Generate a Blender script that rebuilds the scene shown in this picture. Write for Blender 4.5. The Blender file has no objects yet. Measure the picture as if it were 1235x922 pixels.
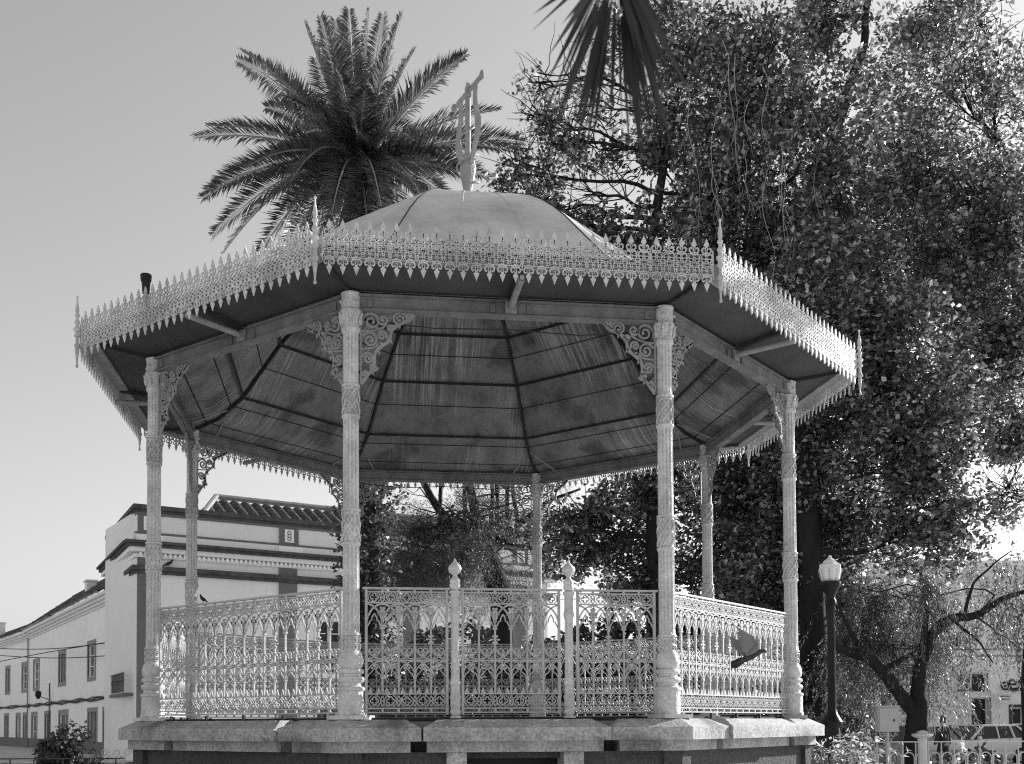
import bpy, math, random
import numpy as np
from mathutils import Vector, Matrix, noise
PI = math.pi
R = math.radians
rng = np.random.default_rng(7)
random.seed(7)
SC = bpy.context.scene
COL = SC.collection

# ------------------------------------------------------------------ camera
CX, CY, F = 592.951, 826.903, 1344.257            # principal point and focal length in a 1235 x 922 frame
CAM = np.array([0.0, -12.8945, 1.6])
def _axes(yaw=0.0197, pitch=0.0341, roll=0.0048):
    cy, sy = math.cos(yaw), math.sin(yaw); cp, sp = math.cos(pitch), math.sin(pitch); cr, sr = math.cos(roll), math.sin(roll)
    ex = np.array([cy, -sy, 0]); ey = np.array([sy, cy, 0]); ez = np.array([0, 0, 1.0])
    fw = ey*cp + ez*sp; up = -ey*sp + ez*cp
    return ex*cr - up*sr, fw, ex*sr + up*cr
RT, FW, UP = _axes()
def at(px, py, dist):                              # the point seen at (px, py) that lies dist metres ahead of the camera
    r = FW + RT*(px-CX)/F - UP*(py-CY)/F
    return CAM + r*dist/r[1]
cam = bpy.data.cameras.new('camera'); co = bpy.data.objects.new('camera', cam); COL.objects.link(co)
co.matrix_world = Matrix(((RT[0], UP[0], -FW[0], CAM[0]), (RT[1], UP[1], -FW[1], CAM[1]), (RT[2], UP[2], -FW[2], CAM[2]), (0, 0, 0, 1)))
cam.sensor_width = 36.0; cam.sensor_fit = 'HORIZONTAL'
cam.lens = F/1235*36
cam.shift_x = (617.5-CX)/1235; cam.shift_y = (CY-461)/1235
cam.clip_start = 0.1; cam.clip_end = 3000
cam.dof.use_dof = True; cam.dof.focus_distance = 14.0; cam.dof.aperture_fstop = 4.5
SC.camera = co

# ------------------------------------------------------------------ world and sun
SUN_EL, SUN_AZ = R(20), R(33)                      # azimuth counted from +X towards +Y
W = bpy.data.worlds.new('World'); SC.world = W; W.use_nodes = True
nt = W.node_tree; nt.nodes.clear()
sky = nt.nodes.new('ShaderNodeTexSky'); sky.sky_type = 'NISHITA'; sky.sun_disc = False
sky.sun_elevation = SUN_EL; sky.sun_rotation = PI/2 - SUN_AZ
sky.air_density = 1.0; sky.dust_density = 1.2; sky.ozone_density = 1.0
bw = nt.nodes.new('ShaderNodeVectorMath'); bw.operation = 'DOT_PRODUCT'; bw.inputs[1].default_value = (0.05, 0.30, 0.60)   # black and white film weights
bg = nt.nodes.new('ShaderNodeBackground'); out = nt.nodes.new('ShaderNodeOutputWorld')
bg.inputs['Strength'].default_value = 0.094
nt.links.new(sky.outputs[0], bw.inputs[0]); nt.links.new(bw.outputs['Value'], bg.inputs[0]); nt.links.new(bg.outputs[0], out.inputs[0])
sl = bpy.data.lights.new('sun', 'SUN'); sl.energy = 4.8; sl.angle = R(0.5); sl.color = (1, 1, 1)
so = bpy.data.objects.new('sun', sl); COL.objects.link(so); so.location = (30, 10, 20)
sd = Vector((math.cos(SUN_EL)*math.cos(SUN_AZ), math.cos(SUN_EL)*math.sin(SUN_AZ), math.sin(SUN_EL)))
so.rotation_euler = sd.to_track_quat('Z', 'Y').to_euler()
SC.view_settings.view_transform = 'Standard'; SC.view_settings.look = 'None'
SC.view_settings.exposure = 1.05; SC.view_settings.gamma = 1.0
SC.render.engine = 'CYCLES'
SC.cycles.use_denoising = False; SC.cycles.pixel_filter_type = 'BLACKMAN_HARRIS'; SC.cycles.filter_width = 1.15
SC.cycles.max_bounces = 6; SC.cycles.diffuse_bounces = 4; SC.cycles.transparent_max_bounces = 8

# ------------------------------------------------------------------ materials (the photograph is black and white)
def mat(name, g, rough=0.7, var=0.15, scale=4.0, bump=0.0, bscale=40.0, metal=0.0, spec=0.2, stretch=(1, 1, 1), var2=0.0, scale2=30.0, stain=0.0):
    m = bpy.data.materials.new(name); m.use_nodes = True; t = m.node_tree; p = t.nodes['Principled BSDF']
    p.inputs['Roughness'].default_value = rough; p.inputs['Metallic'].default_value = metal
    p.inputs['Specular IOR Level'].default_value = spec
    tc = t.nodes.new('ShaderNodeTexCoord'); mp = t.nodes.new('ShaderNodeMapping'); mp.inputs['Scale'].default_value = stretch
    t.links.new(tc.outputs['Object'], mp.inputs['Vector'])
    n = t.nodes.new('ShaderNodeTexNoise'); n.inputs['Scale'].default_value = scale; n.inputs['Detail'].default_value = 8; n.inputs['Roughness'].default_value = 0.65
    t.links.new(mp.outputs[0], n.inputs['Vector'])
    r = t.nodes.new('ShaderNodeMapRange'); r.inputs['From Min'].default_value = 0.3; r.inputs['From Max'].default_value = 0.7
    r.inputs['To Min'].default_value = 1-var; r.inputs['To Max'].default_value = 1+var
    t.links.new(n.outputs['Fac'], r.inputs['Value'])
    last = r.outputs[0]
    if var2:
        n2 = t.nodes.new('ShaderNodeTexNoise'); n2.inputs['Scale'].default_value = scale2; n2.inputs['Detail'].default_value = 4
        t.links.new(tc.outputs['Object'], n2.inputs['Vector'])
        r2 = t.nodes.new('ShaderNodeMapRange'); r2.inputs['From Min'].default_value = 0.3; r2.inputs['From Max'].default_value = 0.7
        r2.inputs['To Min'].default_value = 1-var2; r2.inputs['To Max'].default_value = 1+var2
        t.links.new(n2.outputs['Fac'], r2.inputs['Value'])
        q = t.nodes.new('ShaderNodeMath'); q.operation = 'MULTIPLY'; t.links.new(last, q.inputs[0]); t.links.new(r2.outputs[0], q.inputs[1]); last = q.outputs[0]
    if stain:
        n3 = t.nodes.new('ShaderNodeTexNoise'); n3.inputs['Scale'].default_value = 1.3; n3.inputs['Detail'].default_value = 6
        t.links.new(mp.outputs[0], n3.inputs['Vector'])
        r3 = t.nodes.new('ShaderNodeMapRange'); r3.inputs['From Min'].default_value = 0.53; r3.inputs['From Max'].default_value = 0.60
        r3.inputs['To Min'].default_value = 1; r3.inputs['To Max'].default_value = 1-stain
        t.links.new(n3.outputs['Fac'], r3.inputs['Value'])
        q = t.nodes.new('ShaderNodeMath'); q.operation = 'MULTIPLY'; t.links.new(last, q.inputs[0]); t.links.new(r3.outputs[0], q.inputs[1]); last = q.outputs[0]
    q = t.nodes.new('ShaderNodeMath'); q.operation = 'MULTIPLY'; q.inputs[1].default_value = g; t.links.new(last, q.inputs[0])
    cb = t.nodes.new('ShaderNodeCombineColor')
    for i in range(3): t.links.new(q.outputs[0], cb.inputs[i])
    t.links.new(cb.outputs[0], p.inputs['Base Color'])
    if bump:
        nb = t.nodes.new('ShaderNodeTexNoise'); nb.inputs['Scale'].default_value = bscale; nb.inputs['Detail'].default_value = 5
        t.links.new(tc.outputs['Object'], nb.inputs['Vector'])
        b = t.nodes.new('ShaderNodeBump'); b.inputs['Strength'].default_value = bump; b.inputs['Distance'].default_value = 0.02
        t.links.new(nb.outputs['Fac'], b.inputs['Height']); t.links.new(b.outputs[0], p.inputs['Normal'])
    return m
def leafmat(name, g, trans=0.35, rough=0.4, var=0.6, pale=0.0):
    m = bpy.data.materials.new(name); m.use_nodes = True; t = m.node_tree; p = t.nodes['Principled BSDF']
    p.inputs['Roughness'].default_value = rough; p.inputs['Specular IOR Level'].default_value = 0.5
    g_ = t.nodes.new('ShaderNodeNewGeometry')
    r = t.nodes.new('ShaderNodeMapRange'); r.inputs['To Min'].default_value = g*(1-var); r.inputs['To Max'].default_value = g*(1+var)
    if pale:                                        # sunlit highlights painted into the colour: a few leaves are much paler
        pw = t.nodes.new('ShaderNodeMath'); pw.operation = 'POWER'; pw.inputs[1].default_value = 4.0; t.links.new(g_.outputs['Random Per Island'], pw.inputs[0]); t.links.new(pw.outputs[0], r.inputs['Value'])
        r.inputs['To Min'].default_value = g*0.45; r.inputs['To Max'].default_value = pale
    else: t.links.new(g_.outputs['Random Per Island'], r.inputs['Value'])
    cb = t.nodes.new('ShaderNodeCombineColor')
    for i in range(3): t.links.new(r.outputs[0], cb.inputs[i])
    t.links.new(cb.outputs[0], p.inputs['Base Color'])
    tr = t.nodes.new('ShaderNodeBsdfTranslucent'); tr2 = t.nodes.new('ShaderNodeMixRGB'); tr2.blend_type = 'MULTIPLY'; tr2.inputs[0].default_value = 1; tr2.inputs[2].default_value = (2.0, 2.0, 2.0, 1)
    t.links.new(cb.outputs[0], tr2.inputs[1]); t.links.new(tr2.outputs[0], tr.inputs['Color'])
    mx = t.nodes.new('ShaderNodeMixShader'); mx.inputs[0].default_value = trans
    t.links.new(p.outputs[0], mx.inputs[1]); t.links.new(tr.outputs[0], mx.inputs[2])
    t.links.new(mx.outputs[0], t.nodes['Material Output'].inputs['Surface'])
    return m
M = dict(
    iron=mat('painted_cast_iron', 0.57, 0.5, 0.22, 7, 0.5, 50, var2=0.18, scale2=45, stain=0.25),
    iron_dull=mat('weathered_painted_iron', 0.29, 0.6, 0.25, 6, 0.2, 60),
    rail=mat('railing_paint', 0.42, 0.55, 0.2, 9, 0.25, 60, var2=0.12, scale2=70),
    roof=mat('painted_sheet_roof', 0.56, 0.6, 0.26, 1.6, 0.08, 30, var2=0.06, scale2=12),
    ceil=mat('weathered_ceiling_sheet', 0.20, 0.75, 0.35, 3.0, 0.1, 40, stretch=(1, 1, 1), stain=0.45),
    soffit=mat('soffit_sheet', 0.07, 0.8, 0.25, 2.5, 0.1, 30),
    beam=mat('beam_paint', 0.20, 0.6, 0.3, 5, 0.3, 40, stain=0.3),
    rust=mat('dark_rusty_iron', 0.04, 0.8, 0.3, 12, 0.2, 50),
    stone=mat('ledge_stone', 0.36, 0.85, 0.4, 2.2, 0.5, 60, var2=0.35, scale2=40, stain=0.5),
    stucco=mat('rough_stucco', 0.07, 0.95, 0.25, 2, 1.0, 28, var2=0.35, scale2=45),
    floor=mat('bandstand_floor', 0.2, 0.8, 0.2, 2),
    ground=mat('pale_paving', 0.52, 0.9, 0.2, 0.3, var2=0.2, scale2=3),
    road=mat('asphalt', 0.06, 0.9, 0.2, 1),
    white=mat('limewashed_wall', 0.86, 0.9, 0.06, 0.5, 0.15, 8, var2=0.04, scale2=3),
    wall2=mat('pale_painted_wall', 0.76, 0.9, 0.05, 0.4, 0.1, 8),
    trim=mat('grey_painted_trim', 0.15, 0.8, 0.12, 2),
    darktrim=mat('dark_weathered_moulding', 0.08, 0.9, 0.4, 3),
    frame=mat('stone_window_surround', 0.27, 0.8, 0.15, 4),
    glass=mat('dark_window_glass', 0.03, 0.15, 0.3, 1.5),
    shutter=mat('weathered_shutter', 0.20, 0.7, 0.2, 5),
    tile=mat('old_roof_tiles', 0.09, 0.9, 0.6, 3.5, 0.3, 30, var2=0.5, scale2=12),
    black=mat('black_metal', 0.02, 0.5, 0.2, 5),
    pole=mat('dark_lamp_pole_paint', 0.012, 0.35, 0.2, 5),
    globe=mat('opal_globe', 0.72, 0.35, 0.08, 6),
    bark=mat('tree_bark', 0.025, 0.95, 0.4, 5, 1.0, 18, stretch=(1, 1, 0.25)),
    palmbark=mat('palm_trunk_bark', 0.03, 0.95, 0.45, 6, 1.0, 15),
    fence=mat('white_fence_paint', 0.55, 0.5, 0.12, 8),
    darkfence=mat('dark_fence_paint', 0.07, 0.5, 0.2, 8),
    cabinet=mat('grey_cabinet_paint', 0.42, 0.6, 0.08, 5),
    carpale=mat('pale_car_paint', 0.62, 0.25, 0.03, 2),
    cardark=mat('grey_car_paint', 0.16, 0.25, 0.05, 2),
    rubber=mat('tyre_rubber', 0.02, 0.9, 0.1, 5),
    cloth=mat('dark_clothing', 0.025, 0.95, 0.2, 6),
    skin=mat('skin', 0.35, 0.6, 0.05, 6),
    hair=mat('dark_hair', 0.015, 0.7, 0.1, 8),
    pigeon=mat('pigeon_feathers', 0.05, 0.7, 0.3, 30),
    wing=mat('pigeon_wing_feathers', 0.17, 0.7, 0.25, 40, stretch=(1, 1, 3)),
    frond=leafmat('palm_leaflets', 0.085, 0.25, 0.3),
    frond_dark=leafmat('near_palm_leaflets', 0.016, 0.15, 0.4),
    rachis=mat('palm_leaf_stalk', 0.32, 0.5, 0.15, 5),
    leaf=leafmat('broad_leaves', 0.15, 0.42, 0.28, pale=0.62),
    leaf2=leafmat('bright_broad_leaves', 0.20, 0.45, 0.28, pale=0.75),
    needle=leafmat('fine_needles', 0.06, 0.3, 0.5),
    pepper=leafmat('pepper_tree_leaflets', 0.11, 0.35, 0.45),
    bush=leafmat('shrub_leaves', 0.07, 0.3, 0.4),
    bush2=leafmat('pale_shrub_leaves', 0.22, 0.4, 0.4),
)
# streaks of old rain stains on the inner ceiling sheets (they run down the slope, so they follow the uv direction)
def streak(m):
    t = m.node_tree; p = t.nodes['Principled BSDF']
    uv = t.nodes.new('ShaderNodeUVMap'); mp = t.nodes.new('ShaderNodeMapping'); mp.inputs['Scale'].default_value = (17, 0.45, 1)
    t.links.new(uv.outputs[0], mp.inputs[0])
    n = t.nodes.new('ShaderNodeTexNoise'); n.inputs['Scale'].default_value = 1.6; n.inputs['Detail'].default_value = 8; n.inputs['Roughness'].default_value = 0.75
    t.links.new(mp.outputs[0], n.inputs['Vector'])
    r = t.nodes.new('ShaderNodeMapRange'); r.inputs['From Min'].default_value = 0.48; r.inputs['From Max'].default_value = 0.68
    r.inputs['To Min'].default_value = 0.0; r.inputs['To Max'].default_value = 1.0; t.links.new(n.outputs['Fac'], r.inputs['Value'])
    n2 = t.nodes.new('ShaderNodeTexNoise'); n2.inputs['Scale'].default_value = 0.8; t.links.new(uv.outputs[0], n2.inputs['Vector'])
    r2 = t.nodes.new('ShaderNodeMapRange'); r2.inputs['From Min'].default_value = 0.4; r2.inputs['From Max'].default_value = 0.6; t.links.new(n2.outputs['Fac'], r2.inputs['Value'])
    mu = t.nodes.new('ShaderNodeMath'); mu.operation = 'MULTIPLY'; t.links.new(r.outputs[0], mu.inputs[0]); t.links.new(r2.outputs[0], mu.inputs[1])
    old = p.inputs['Base Color'].links[0].from_socket
    mx = t.nodes.new('ShaderNodeMixRGB'); mx.inputs[2].default_value = (0.62, 0.62, 0.62, 1)
    t.links.new(mu.outputs[0], mx.inputs[0]); t.links.new(old, mx.inputs[1]); t.links.new(mx.outputs[0], p.inputs['Base Color'])
streak(M['ceil'])

# ------------------------------------------------------------------ mesh helpers
class MB:
    def __init__(s): s.v = []; s.f = []
    def add(s, vs, fs):
        b = len(s.v); s.v += [tuple(map(float, p)) for p in vs]; s.f += [tuple(b+i for i in f) for f in fs]; return s
    def box(s, x0, x1, y0, y1, z0, z1, top=0.0):
        a = [(x0, y0, z0), (x1, y0, z0), (x1, y1, z0), (x0, y1, z0), (x0+top, y0+top, z1), (x1-top, y0+top, z1), (x1-top, y1-top, z1), (x0+top, y1-top, z1)]
        return s.add(a, [(3, 2, 1, 0), (4, 5, 6, 7), (0, 1, 5, 4), (1, 2, 6, 5), (2, 3, 7, 6), (3, 0, 4, 7)])
    def obox(s, a, b, w, h, up=(0, 0, 1)):          # a bar of section w x h from a to b
        a = Vector(a); b = Vector(b); d = (b-a).normalized(); u = Vector(up); sx = d.cross(u)
        if sx.length < 1e-4: sx = d.cross(Vector((1, 0, 0)))
        sx.normalize(); u = sx.cross(d).normalized()
        vs = [p + sx*(i*w/2) + u*(j*h/2) for p in (a, b) for i, j in ((-1, -1), (1, -1), (1, 1), (-1, 1))]
        return s.add(vs, [(3, 2, 1, 0), (4, 5, 6, 7), (0, 1, 5, 4), (1, 2, 6, 5), (2, 3, 7, 6), (3, 0, 4, 7)])
    def tube(s, pts, rad, n=8, cap=True):
        pts = [Vector(p) for p in pts]; N = len(pts)
        if not hasattr(rad, '__len__'): rad = [rad]*N
        vs = []; prev = None
        for i, p in enumerate(pts):
            d = (pts[min(i+1, N-1)] - pts[max(i-1, 0)]).normalized()
            if prev is None:
                u = d.cross(Vector((0, 0, 1)))
                if u.length < 1e-3: u = d.cross(Vector((1, 0, 0)))
            else: u = prev - d*prev.dot(d)
            u.normalize(); prev = u; w = d.cross(u)
            for k in range(n):
                a = 2*PI*k/n; vs.append(p + (u*math.cos(a) + w*math.sin(a))*rad[i])
        fs = [(i*n+k, i*n+(k+1) % n, (i+1)*n+(k+1) % n, (i+1)*n+k) for i in range(N-1) for k in range(n)]
        if cap: fs += [tuple(range(n-1, -1, -1)), tuple((N-1)*n+k for k in range(n))]
        return s.add(vs, fs)
    def lathe(s, prof, n=16, c=(0, 0, 0), flute=None):  # prof: (r, z[, flag])
        vs = []
        for q in prof:
            r, z = q[0], q[1]; fl = len(q) > 2 and q[2]
            for k in range(n):
                a = 2*PI*k/n; rr = r*(1-(0.15*max(0, math.cos(a*flute))**0.6 if fl else 0)); vs.append((c[0]+rr*math.cos(a), c[1]+rr*math.sin(a), c[2]+z))
        N = len(prof)
        fs = [(i*n+k, i*n+(k+1) % n, (i+1)*n+(k+1) % n, (i+1)*n+k) for i in range(N-1) for k in range(n)]
        fs += [tuple(range(n-1, -1, -1)), tuple((N-1)*n+k for k in range(n))]
        return s.add(vs, fs)
    def ribbon(s, pts, w, t, y=0.0):                # flat cast strip in the local XZ plane; pts are (x, z)
        N = len(pts)
        if not hasattr(w, '__len__'): w = [w]*N
        vs = []
        for i in range(N):
            x0, z0 = pts[max(i-1, 0)]; x1, z1 = pts[min(i+1, N-1)]; dx, dz = x1-x0, z1-z0; L = math.hypot(dx, dz) or 1
            nx, nz = -dz/L*w[i]/2, dx/L*w[i]/2; x, z = pts[i]
            vs += [(x+nx, y-t/2, z+nz), (x-nx, y-t/2, z-nz), (x-nx, y+t/2, z-nz), (x+nx, y+t/2, z+nz)]
        fs = [(i*4+k, (i+1)*4+k, (i+1)*4+(k+1) % 4, i*4+(k+1) % 4) for i in range(N-1) for k in range(4)]
        fs += [(0, 1, 2, 3), (4*N-1, 4*N-2, 4*N-3, 4*N-4)]
        return s.add(vs, fs)
    def plate(s, pts, t, y=0.0):                    # filled outline in the local XZ plane with thickness
        n = len(pts)
        vs = [(x, y-t/2, z) for x, z in pts] + [(x, y+t/2, z) for x, z in pts]
        return s.add(vs, [tuple(range(n)), tuple(range(2*n-1, n-1, -1))] + [(i, i+n, (i+1) % n+n, (i+1) % n) for i in range(n)])
    def build(s, name, m, parent=None, smooth=False, loc=None, rz=None):
        me = bpy.data.meshes.new(name); me.from_pydata(s.v, [], s.f); me.validate(); me.update()
        me.materials.append(m)
        if smooth: me.polygons.foreach_set('use_smooth', [True]*len(me.polygons))
        o = bpy.data.objects.new(name, me); COL.objects.link(o)
        if parent is not None: o.parent = parent
        if loc is not None: o.location = loc
        if rz is not None: o.rotation_euler[2] = rz
        return o
def autosmooth(o, ang=0.6):
    me = o.data; me.polygons.foreach_set('use_smooth', [True]*len(me.polygons))
    me.set_sharp_from_angle(angle=ang)
def fast(name, V, Fq, m, parent=None):
    me = bpy.data.meshes.new(name); V = np.asarray(V, np.float32); Fq = np.asarray(Fq, np.int32)
    k = Fq.shape[1]; me.vertices.add(len(V)); me.vertices.foreach_set('co', V.ravel())
    me.loops.add(Fq.size); me.loops.foreach_set('vertex_index', Fq.ravel())
    me.polygons.add(len(Fq)); me.polygons.foreach_set('loop_start', np.arange(0, Fq.size, k, dtype=np.int32))
    me.update(calc_edges=True); me.materials.append(m)
    o = bpy.data.objects.new(name, me); COL.objects.link(o)
    if parent is not None: o.parent = parent
    return o
def thing(name, label, cat, loc=(0, 0, 0), rz=0.0, group=None):
    o = bpy.data.objects.new(name, None); COL.objects.link(o); o.location = loc; o.rotation_euler[2] = rz
    o.empty_display_size = 0.2
    return tag(o, label, cat, group)
def tag(o, label=None, cat=None, group=None, kind=None):
    if label: o['label'] = label
    if cat: o['category'] = cat
    if group: o['group'] = group
    if kind: o['kind'] = kind
    return o
def clone(o, parent=None, loc=None, rz=None):
    c = o.copy(); COL.objects.link(c)
    if parent is not None: c.parent = parent
    if loc is not None: c.location = loc
    if rz is not None: c.rotation_euler[2] = rz
    for ch in list(o.children):
        clone(ch, c)
    return c
def arc(cx, cz, r, a0, a1, n=8, rz=None):
    rz = rz or r
    return [(cx+r*math.cos(R(a0+(a1-a0)*i/n)), cz+rz*math.sin(R(a0+(a1-a0)*i/n))) for i in range(n+1)]
def spiral(cx, cz, r0, r1, a0, turns, n=22):
    return [(cx+(r0+(r1-r0)*i/n)*math.cos(R(a0+360*turns*i/n)), cz+(r0+(r1-r0)*i/n)*math.sin(R(a0+360*turns*i/n))) for i in range(n+1)]
def bez(p0, p1, p2, p3, n=12):
    o = []
    for i in range(n+1):
        t = i/n; a, b, c, d = (1-t)**3, 3*t*(1-t)**2, 3*t*t*(1-t), t**3
        o.append(tuple(a*p0[j]+b*p1[j]+c*p2[j]+d*p3[j] for j in range(len(p0))))
    return o

# ------------------------------------------------------------------ ground
g = MB(); g.add([(-1500, -200, 0), (1500, -200, 0), (1500, 2500, 0), (-1500, 2500, 0)], [(0, 1, 2, 3)])
tag(g.build('ground', M['ground']), kind='structure')
g = MB(); g.add([(-26, 25.5, 0.004), (40, 25.5, 0.004), (40, 32.5, 0.004), (-26, 32.5, 0.004)], [(0, 1, 2, 3)])
tag(g.build('road', M['road']), kind='structure')
for y0 in (25.3, 32.5):
    g = MB(); g.box(-26, 40, y0, y0+0.2, 0, 0.12); tag(g.build('kerb', M['stone']), kind='structure')

# ------------------------------------------------------------------ bandstand
TH0 = 0.1104
RC = 3.6; Z0 = 1.66; ZT = 5.27
def ang(k): return TH0 + k*PI/4 - PI/2 - PI/8
def pt(k, r, z): return (r*math.cos(ang(k)), r*math.sin(ang(k)), z)
SIDE = 2*RC*math.sin(PI/8); AP = RC*math.cos(PI/8)
def side_frame(k, r=RC):                            # local frame on the side from column k to k+1: x along it, -y outward
    p = pt(k, r, 0); q = pt(k+1, r, 0)
    return (p[0], p[1], 0), math.atan2(q[1]-p[1], q[0]-p[0])
BS = thing('bandstand', 'octagonal cast iron bandstand with lace eaves and a lyre on its domed roof', 'bandstand')
# --- plinth
def ngon(mb, r, z0, z1, r2=None):
    r2 = r2 or r
    vs = [pt(k, r, z0) for k in range(8)] + [pt(k, r2, z1) for k in range(8)]
    mb.add(vs, [tuple(range(7, -1, -1)), tuple(range(8, 16))] + [(k, (k+1) % 8, (k+1) % 8+8, k+8) for k in range(8)])
def octring(mb, ri, ro, z0, z1, ks=range(8)):
    for k in ks:
        a, b = pt(k, ri, z0), pt(k+1, ri, z0); c, d = pt(k+1, ro, z0), pt(k, ro, z0)
        e, f = pt(k, ri, z1), pt(k+1, ri, z1); g_, h = pt(k+1, ro, z1), pt(k, ro, z1)
        mb.add([a, b, c, d, e, f, g_, h], [(0, 1, 2, 3), (7, 6, 5, 4), (3, 2, 6, 7), (1, 0, 4, 5), (0, 3, 7, 4), (2, 1, 5, 6)])
# walls: the front side leaves an opening under the gate
w = MB()
for k in range(8):
    (ox, oy, _), rz = side_frame(k, 3.74); L = 2*3.74*math.sin(PI/8)
    segs = [(0, L, 0, 1.36)] if k else [(0, L/2-0.42, 0, 1.36), (L/2+0.42, L, 0, 1.36)]
    for a, b, z0, z1 in segs:
        t_ = MB(); t_.box(a+0.001, b-0.001, 0, 0.3, z0, z1)
        c, s = math.cos(rz), math.sin(rz)
        w.add([(ox+x*c-y*s, oy+x*s+y*c, z) for x, y, z in t_.v], t_.f)
w.build('plinth_wall', M['stucco'], BS)
w = MB(); ngon(w, 3.35, 0.0, 1.3); w.build('plinth_core', M['black'], BS)
w = MB(); ngon(w, 3.70, 1.54, 1.618); w.build('floor', M['floor'], BS)
w = MB(); ngon(w, 3.60, 1.30, 1.54); w.build('floor_bed', M['stucco'], BS)
# corner pilasters, moulding band and ledge stones
stone_mb = {}
def side_obj(mb, name, m, k, r=RC, z=0, parent=BS):
    loc, rz = side_frame(k, r); o = mb.build(name, m, parent, loc=(loc[0], loc[1], z), rz=rz); return o
RL = 3.93; LL = 2*RL*math.sin(PI/8)
protos = {}
def part_side(key, maker, name, m, k, r, z=0):
    loc, rz = side_frame(k, r)
    if key not in protos:
        protos[key] = maker().build(name, m, BS, loc=(loc[0], loc[1], z), rz=rz); return protos[key]
    return clone(protos[key], BS, (loc[0], loc[1], z), rz)
def ledge(u0, u1, dep, prj, chl, chr_, mitl=0.0, mitr=0.0):
    # a stone: vertical face, then a bevelled top that also slopes at its free ends
    def f():
        m_ = MB(); z0, z1, z2 = 1.455, 1.565, 1.635; y0 = -prj; yi = dep
        a = [(u0, y0, z0), (u1, y0, z0), (u1-mitr*dep, yi, z0), (u0+mitl*dep, yi, z0)]
        b = [(x, y, z1) for x, y, _ in a]
        c = [(u0+chl, y0+0.15, z2), (u1-chr_, y0+0.15, z2), (u1-chr_-mitr*(dep-.15), yi, z2), (u0+chl+mitl*(dep-.15), yi, z2)]
        m_.add(a+b+c, [(3, 2, 1, 0), (0, 1, 5, 4), (1, 2, 6, 5), (2, 3, 7, 6), (3, 0, 4, 7), (4, 5, 9, 8), (5, 6, 10, 9), (6, 7, 11, 10), (7, 4, 8, 11), (8, 9, 10, 11)])
        return m_
    return f
T = math.tan(PI/8)
for k in range(8):
    part_side('la', ledge(0.001, 0.70, 0.34, 0, 0.062, 0.12, T, 0), 'ledge_stone', M['stone'], k, RL)
    part_side('lb', ledge(0.715, LL-0.715, 0.34, 0.035, 0.14, 0.14), 'ledge_stone', M['stone'], k, RL)
    part_side('lc', ledge(LL-0.70, LL-0.001, 0.34, 0, 0.12, 0.062, 0, T), 'ledge_stone', M['stone'], k, RL)
    def band():
        b = MB(); L2 = 2*3.84*math.sin(PI/8)
        for a, c in ((0.001, 0.58), (0.72, L2-0.72), (L2-0.58, L2-0.001)): b.box(a, c, 0.0, 0.2, 1.36, 1.453)
        return b
    part_side('band', band, 'moulding_band', M['stone'], k, 3.84)
    def piers():
        b = MB(); L2 = 2*3.79*math.sin(PI/8)
        b.box(0.002, 0.16, 0, 0.12, 0, 1.358)
        return b
    def piers2():
        b = MB(); L2 = 2*3.79*math.sin(PI/8); b.box(L2-0.16, L2-0.002, 0, 0.12, 0, 1.358)
        return b
    part_side('pier', piers, 'corner_pilaster', M['stucco'], k, 3.79); part_side('pier2', piers2, 'corner_pilaster', M['stucco'], k, 3.79)
(ox, oy, _), rz0 = side_frame(0, 3.79)
L2 = 2*3.79*math.sin(PI/8)
for s in (-1, 1):
    b = MB(); u = L2/2 + s*0.50; b.box(u-0.085, u+0.085, -0.01, 0.3, 0, 1.357); b.build('doorway_jamb', M['stone'], BS, loc=(ox, oy, 0), rz=rz0)

# --- columns
def column_mb():
    m_ = MB()
    m_.box(-0.155, 0.155, -0.155, 0.155, -0.022, 0.012)
    prof = [(0.118, 0.012), (0.118, 0.03), (0.112, 0.05), (0.108, 0.215), (0.120, 0.225), (0.120, 0.245), (0.092, 0.258), (0.088, 0.283), (0.108, 0.295), (0.116, 0.315), (0.108, 0.335),
            (0.086, 0.345), (0.086, 0.36), (0.104, 0.368), (0.112, 0.385), (0.104, 0.402), (0.084, 0.41), (0.10, 0.43), (0.107, 0.46), (0.107, 0.48), (0.098, 0.52), (0.086, 0.545),
            (0.083, 0.55), (0.074, 0.56), (0.070, 0.68), (0.083, 0.69), (0.083, 0.705), (0.074, 0.715), (0.071, 0.76, 1), (0.0695, 1.44, 1), (0.076, 1.45), (0.082, 1.46), (0.082, 1.475), (0.066, 1.485),
            (0.066, 1.735), (0.082, 1.745), (0.082, 1.76), (0.070, 1.77), (0.068, 1.80, 1), (0.0665, 2.53, 1), (0.071, 2.54), (0.079, 2.55), (0.079, 2.565), (0.063, 2.575), (0.063, 2.80),
            (0.079, 2.81), (0.079, 2.825), (0.067, 2.835), (0.0655, 2.86, 1), (0.065, 3.27, 1), (0.072, 3.28), (0.082, 3.295), (0.082, 3.315), (0.070, 3.325), (0.074, 3.36), (0.088, 3.43), (0.094, 3.45), (0.094, 3.465), (0.082, 3.475), (0.080, 3.59), (0.086, 3.60), (0.086, 3.615)]
    m_.lathe(prof, 48, flute=12)
    return m_
def diamond_band(m_, z0, z1, r, nd, rows):
    h = (z1-z0)/rows
    for row in range(rows):
        for k in range(nd):
            for sgn in (-1, 1):
                pts = []
                for i in range(5):
                    t = i/4; a = 2*PI*(k+0.5+sgn*(t-0.5)*1.0)/nd; pts.append((r*math.cos(a), r*math.sin(a), z0+row*h+t*h))
                m_.tube(pts, 0.011, 4)
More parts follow.
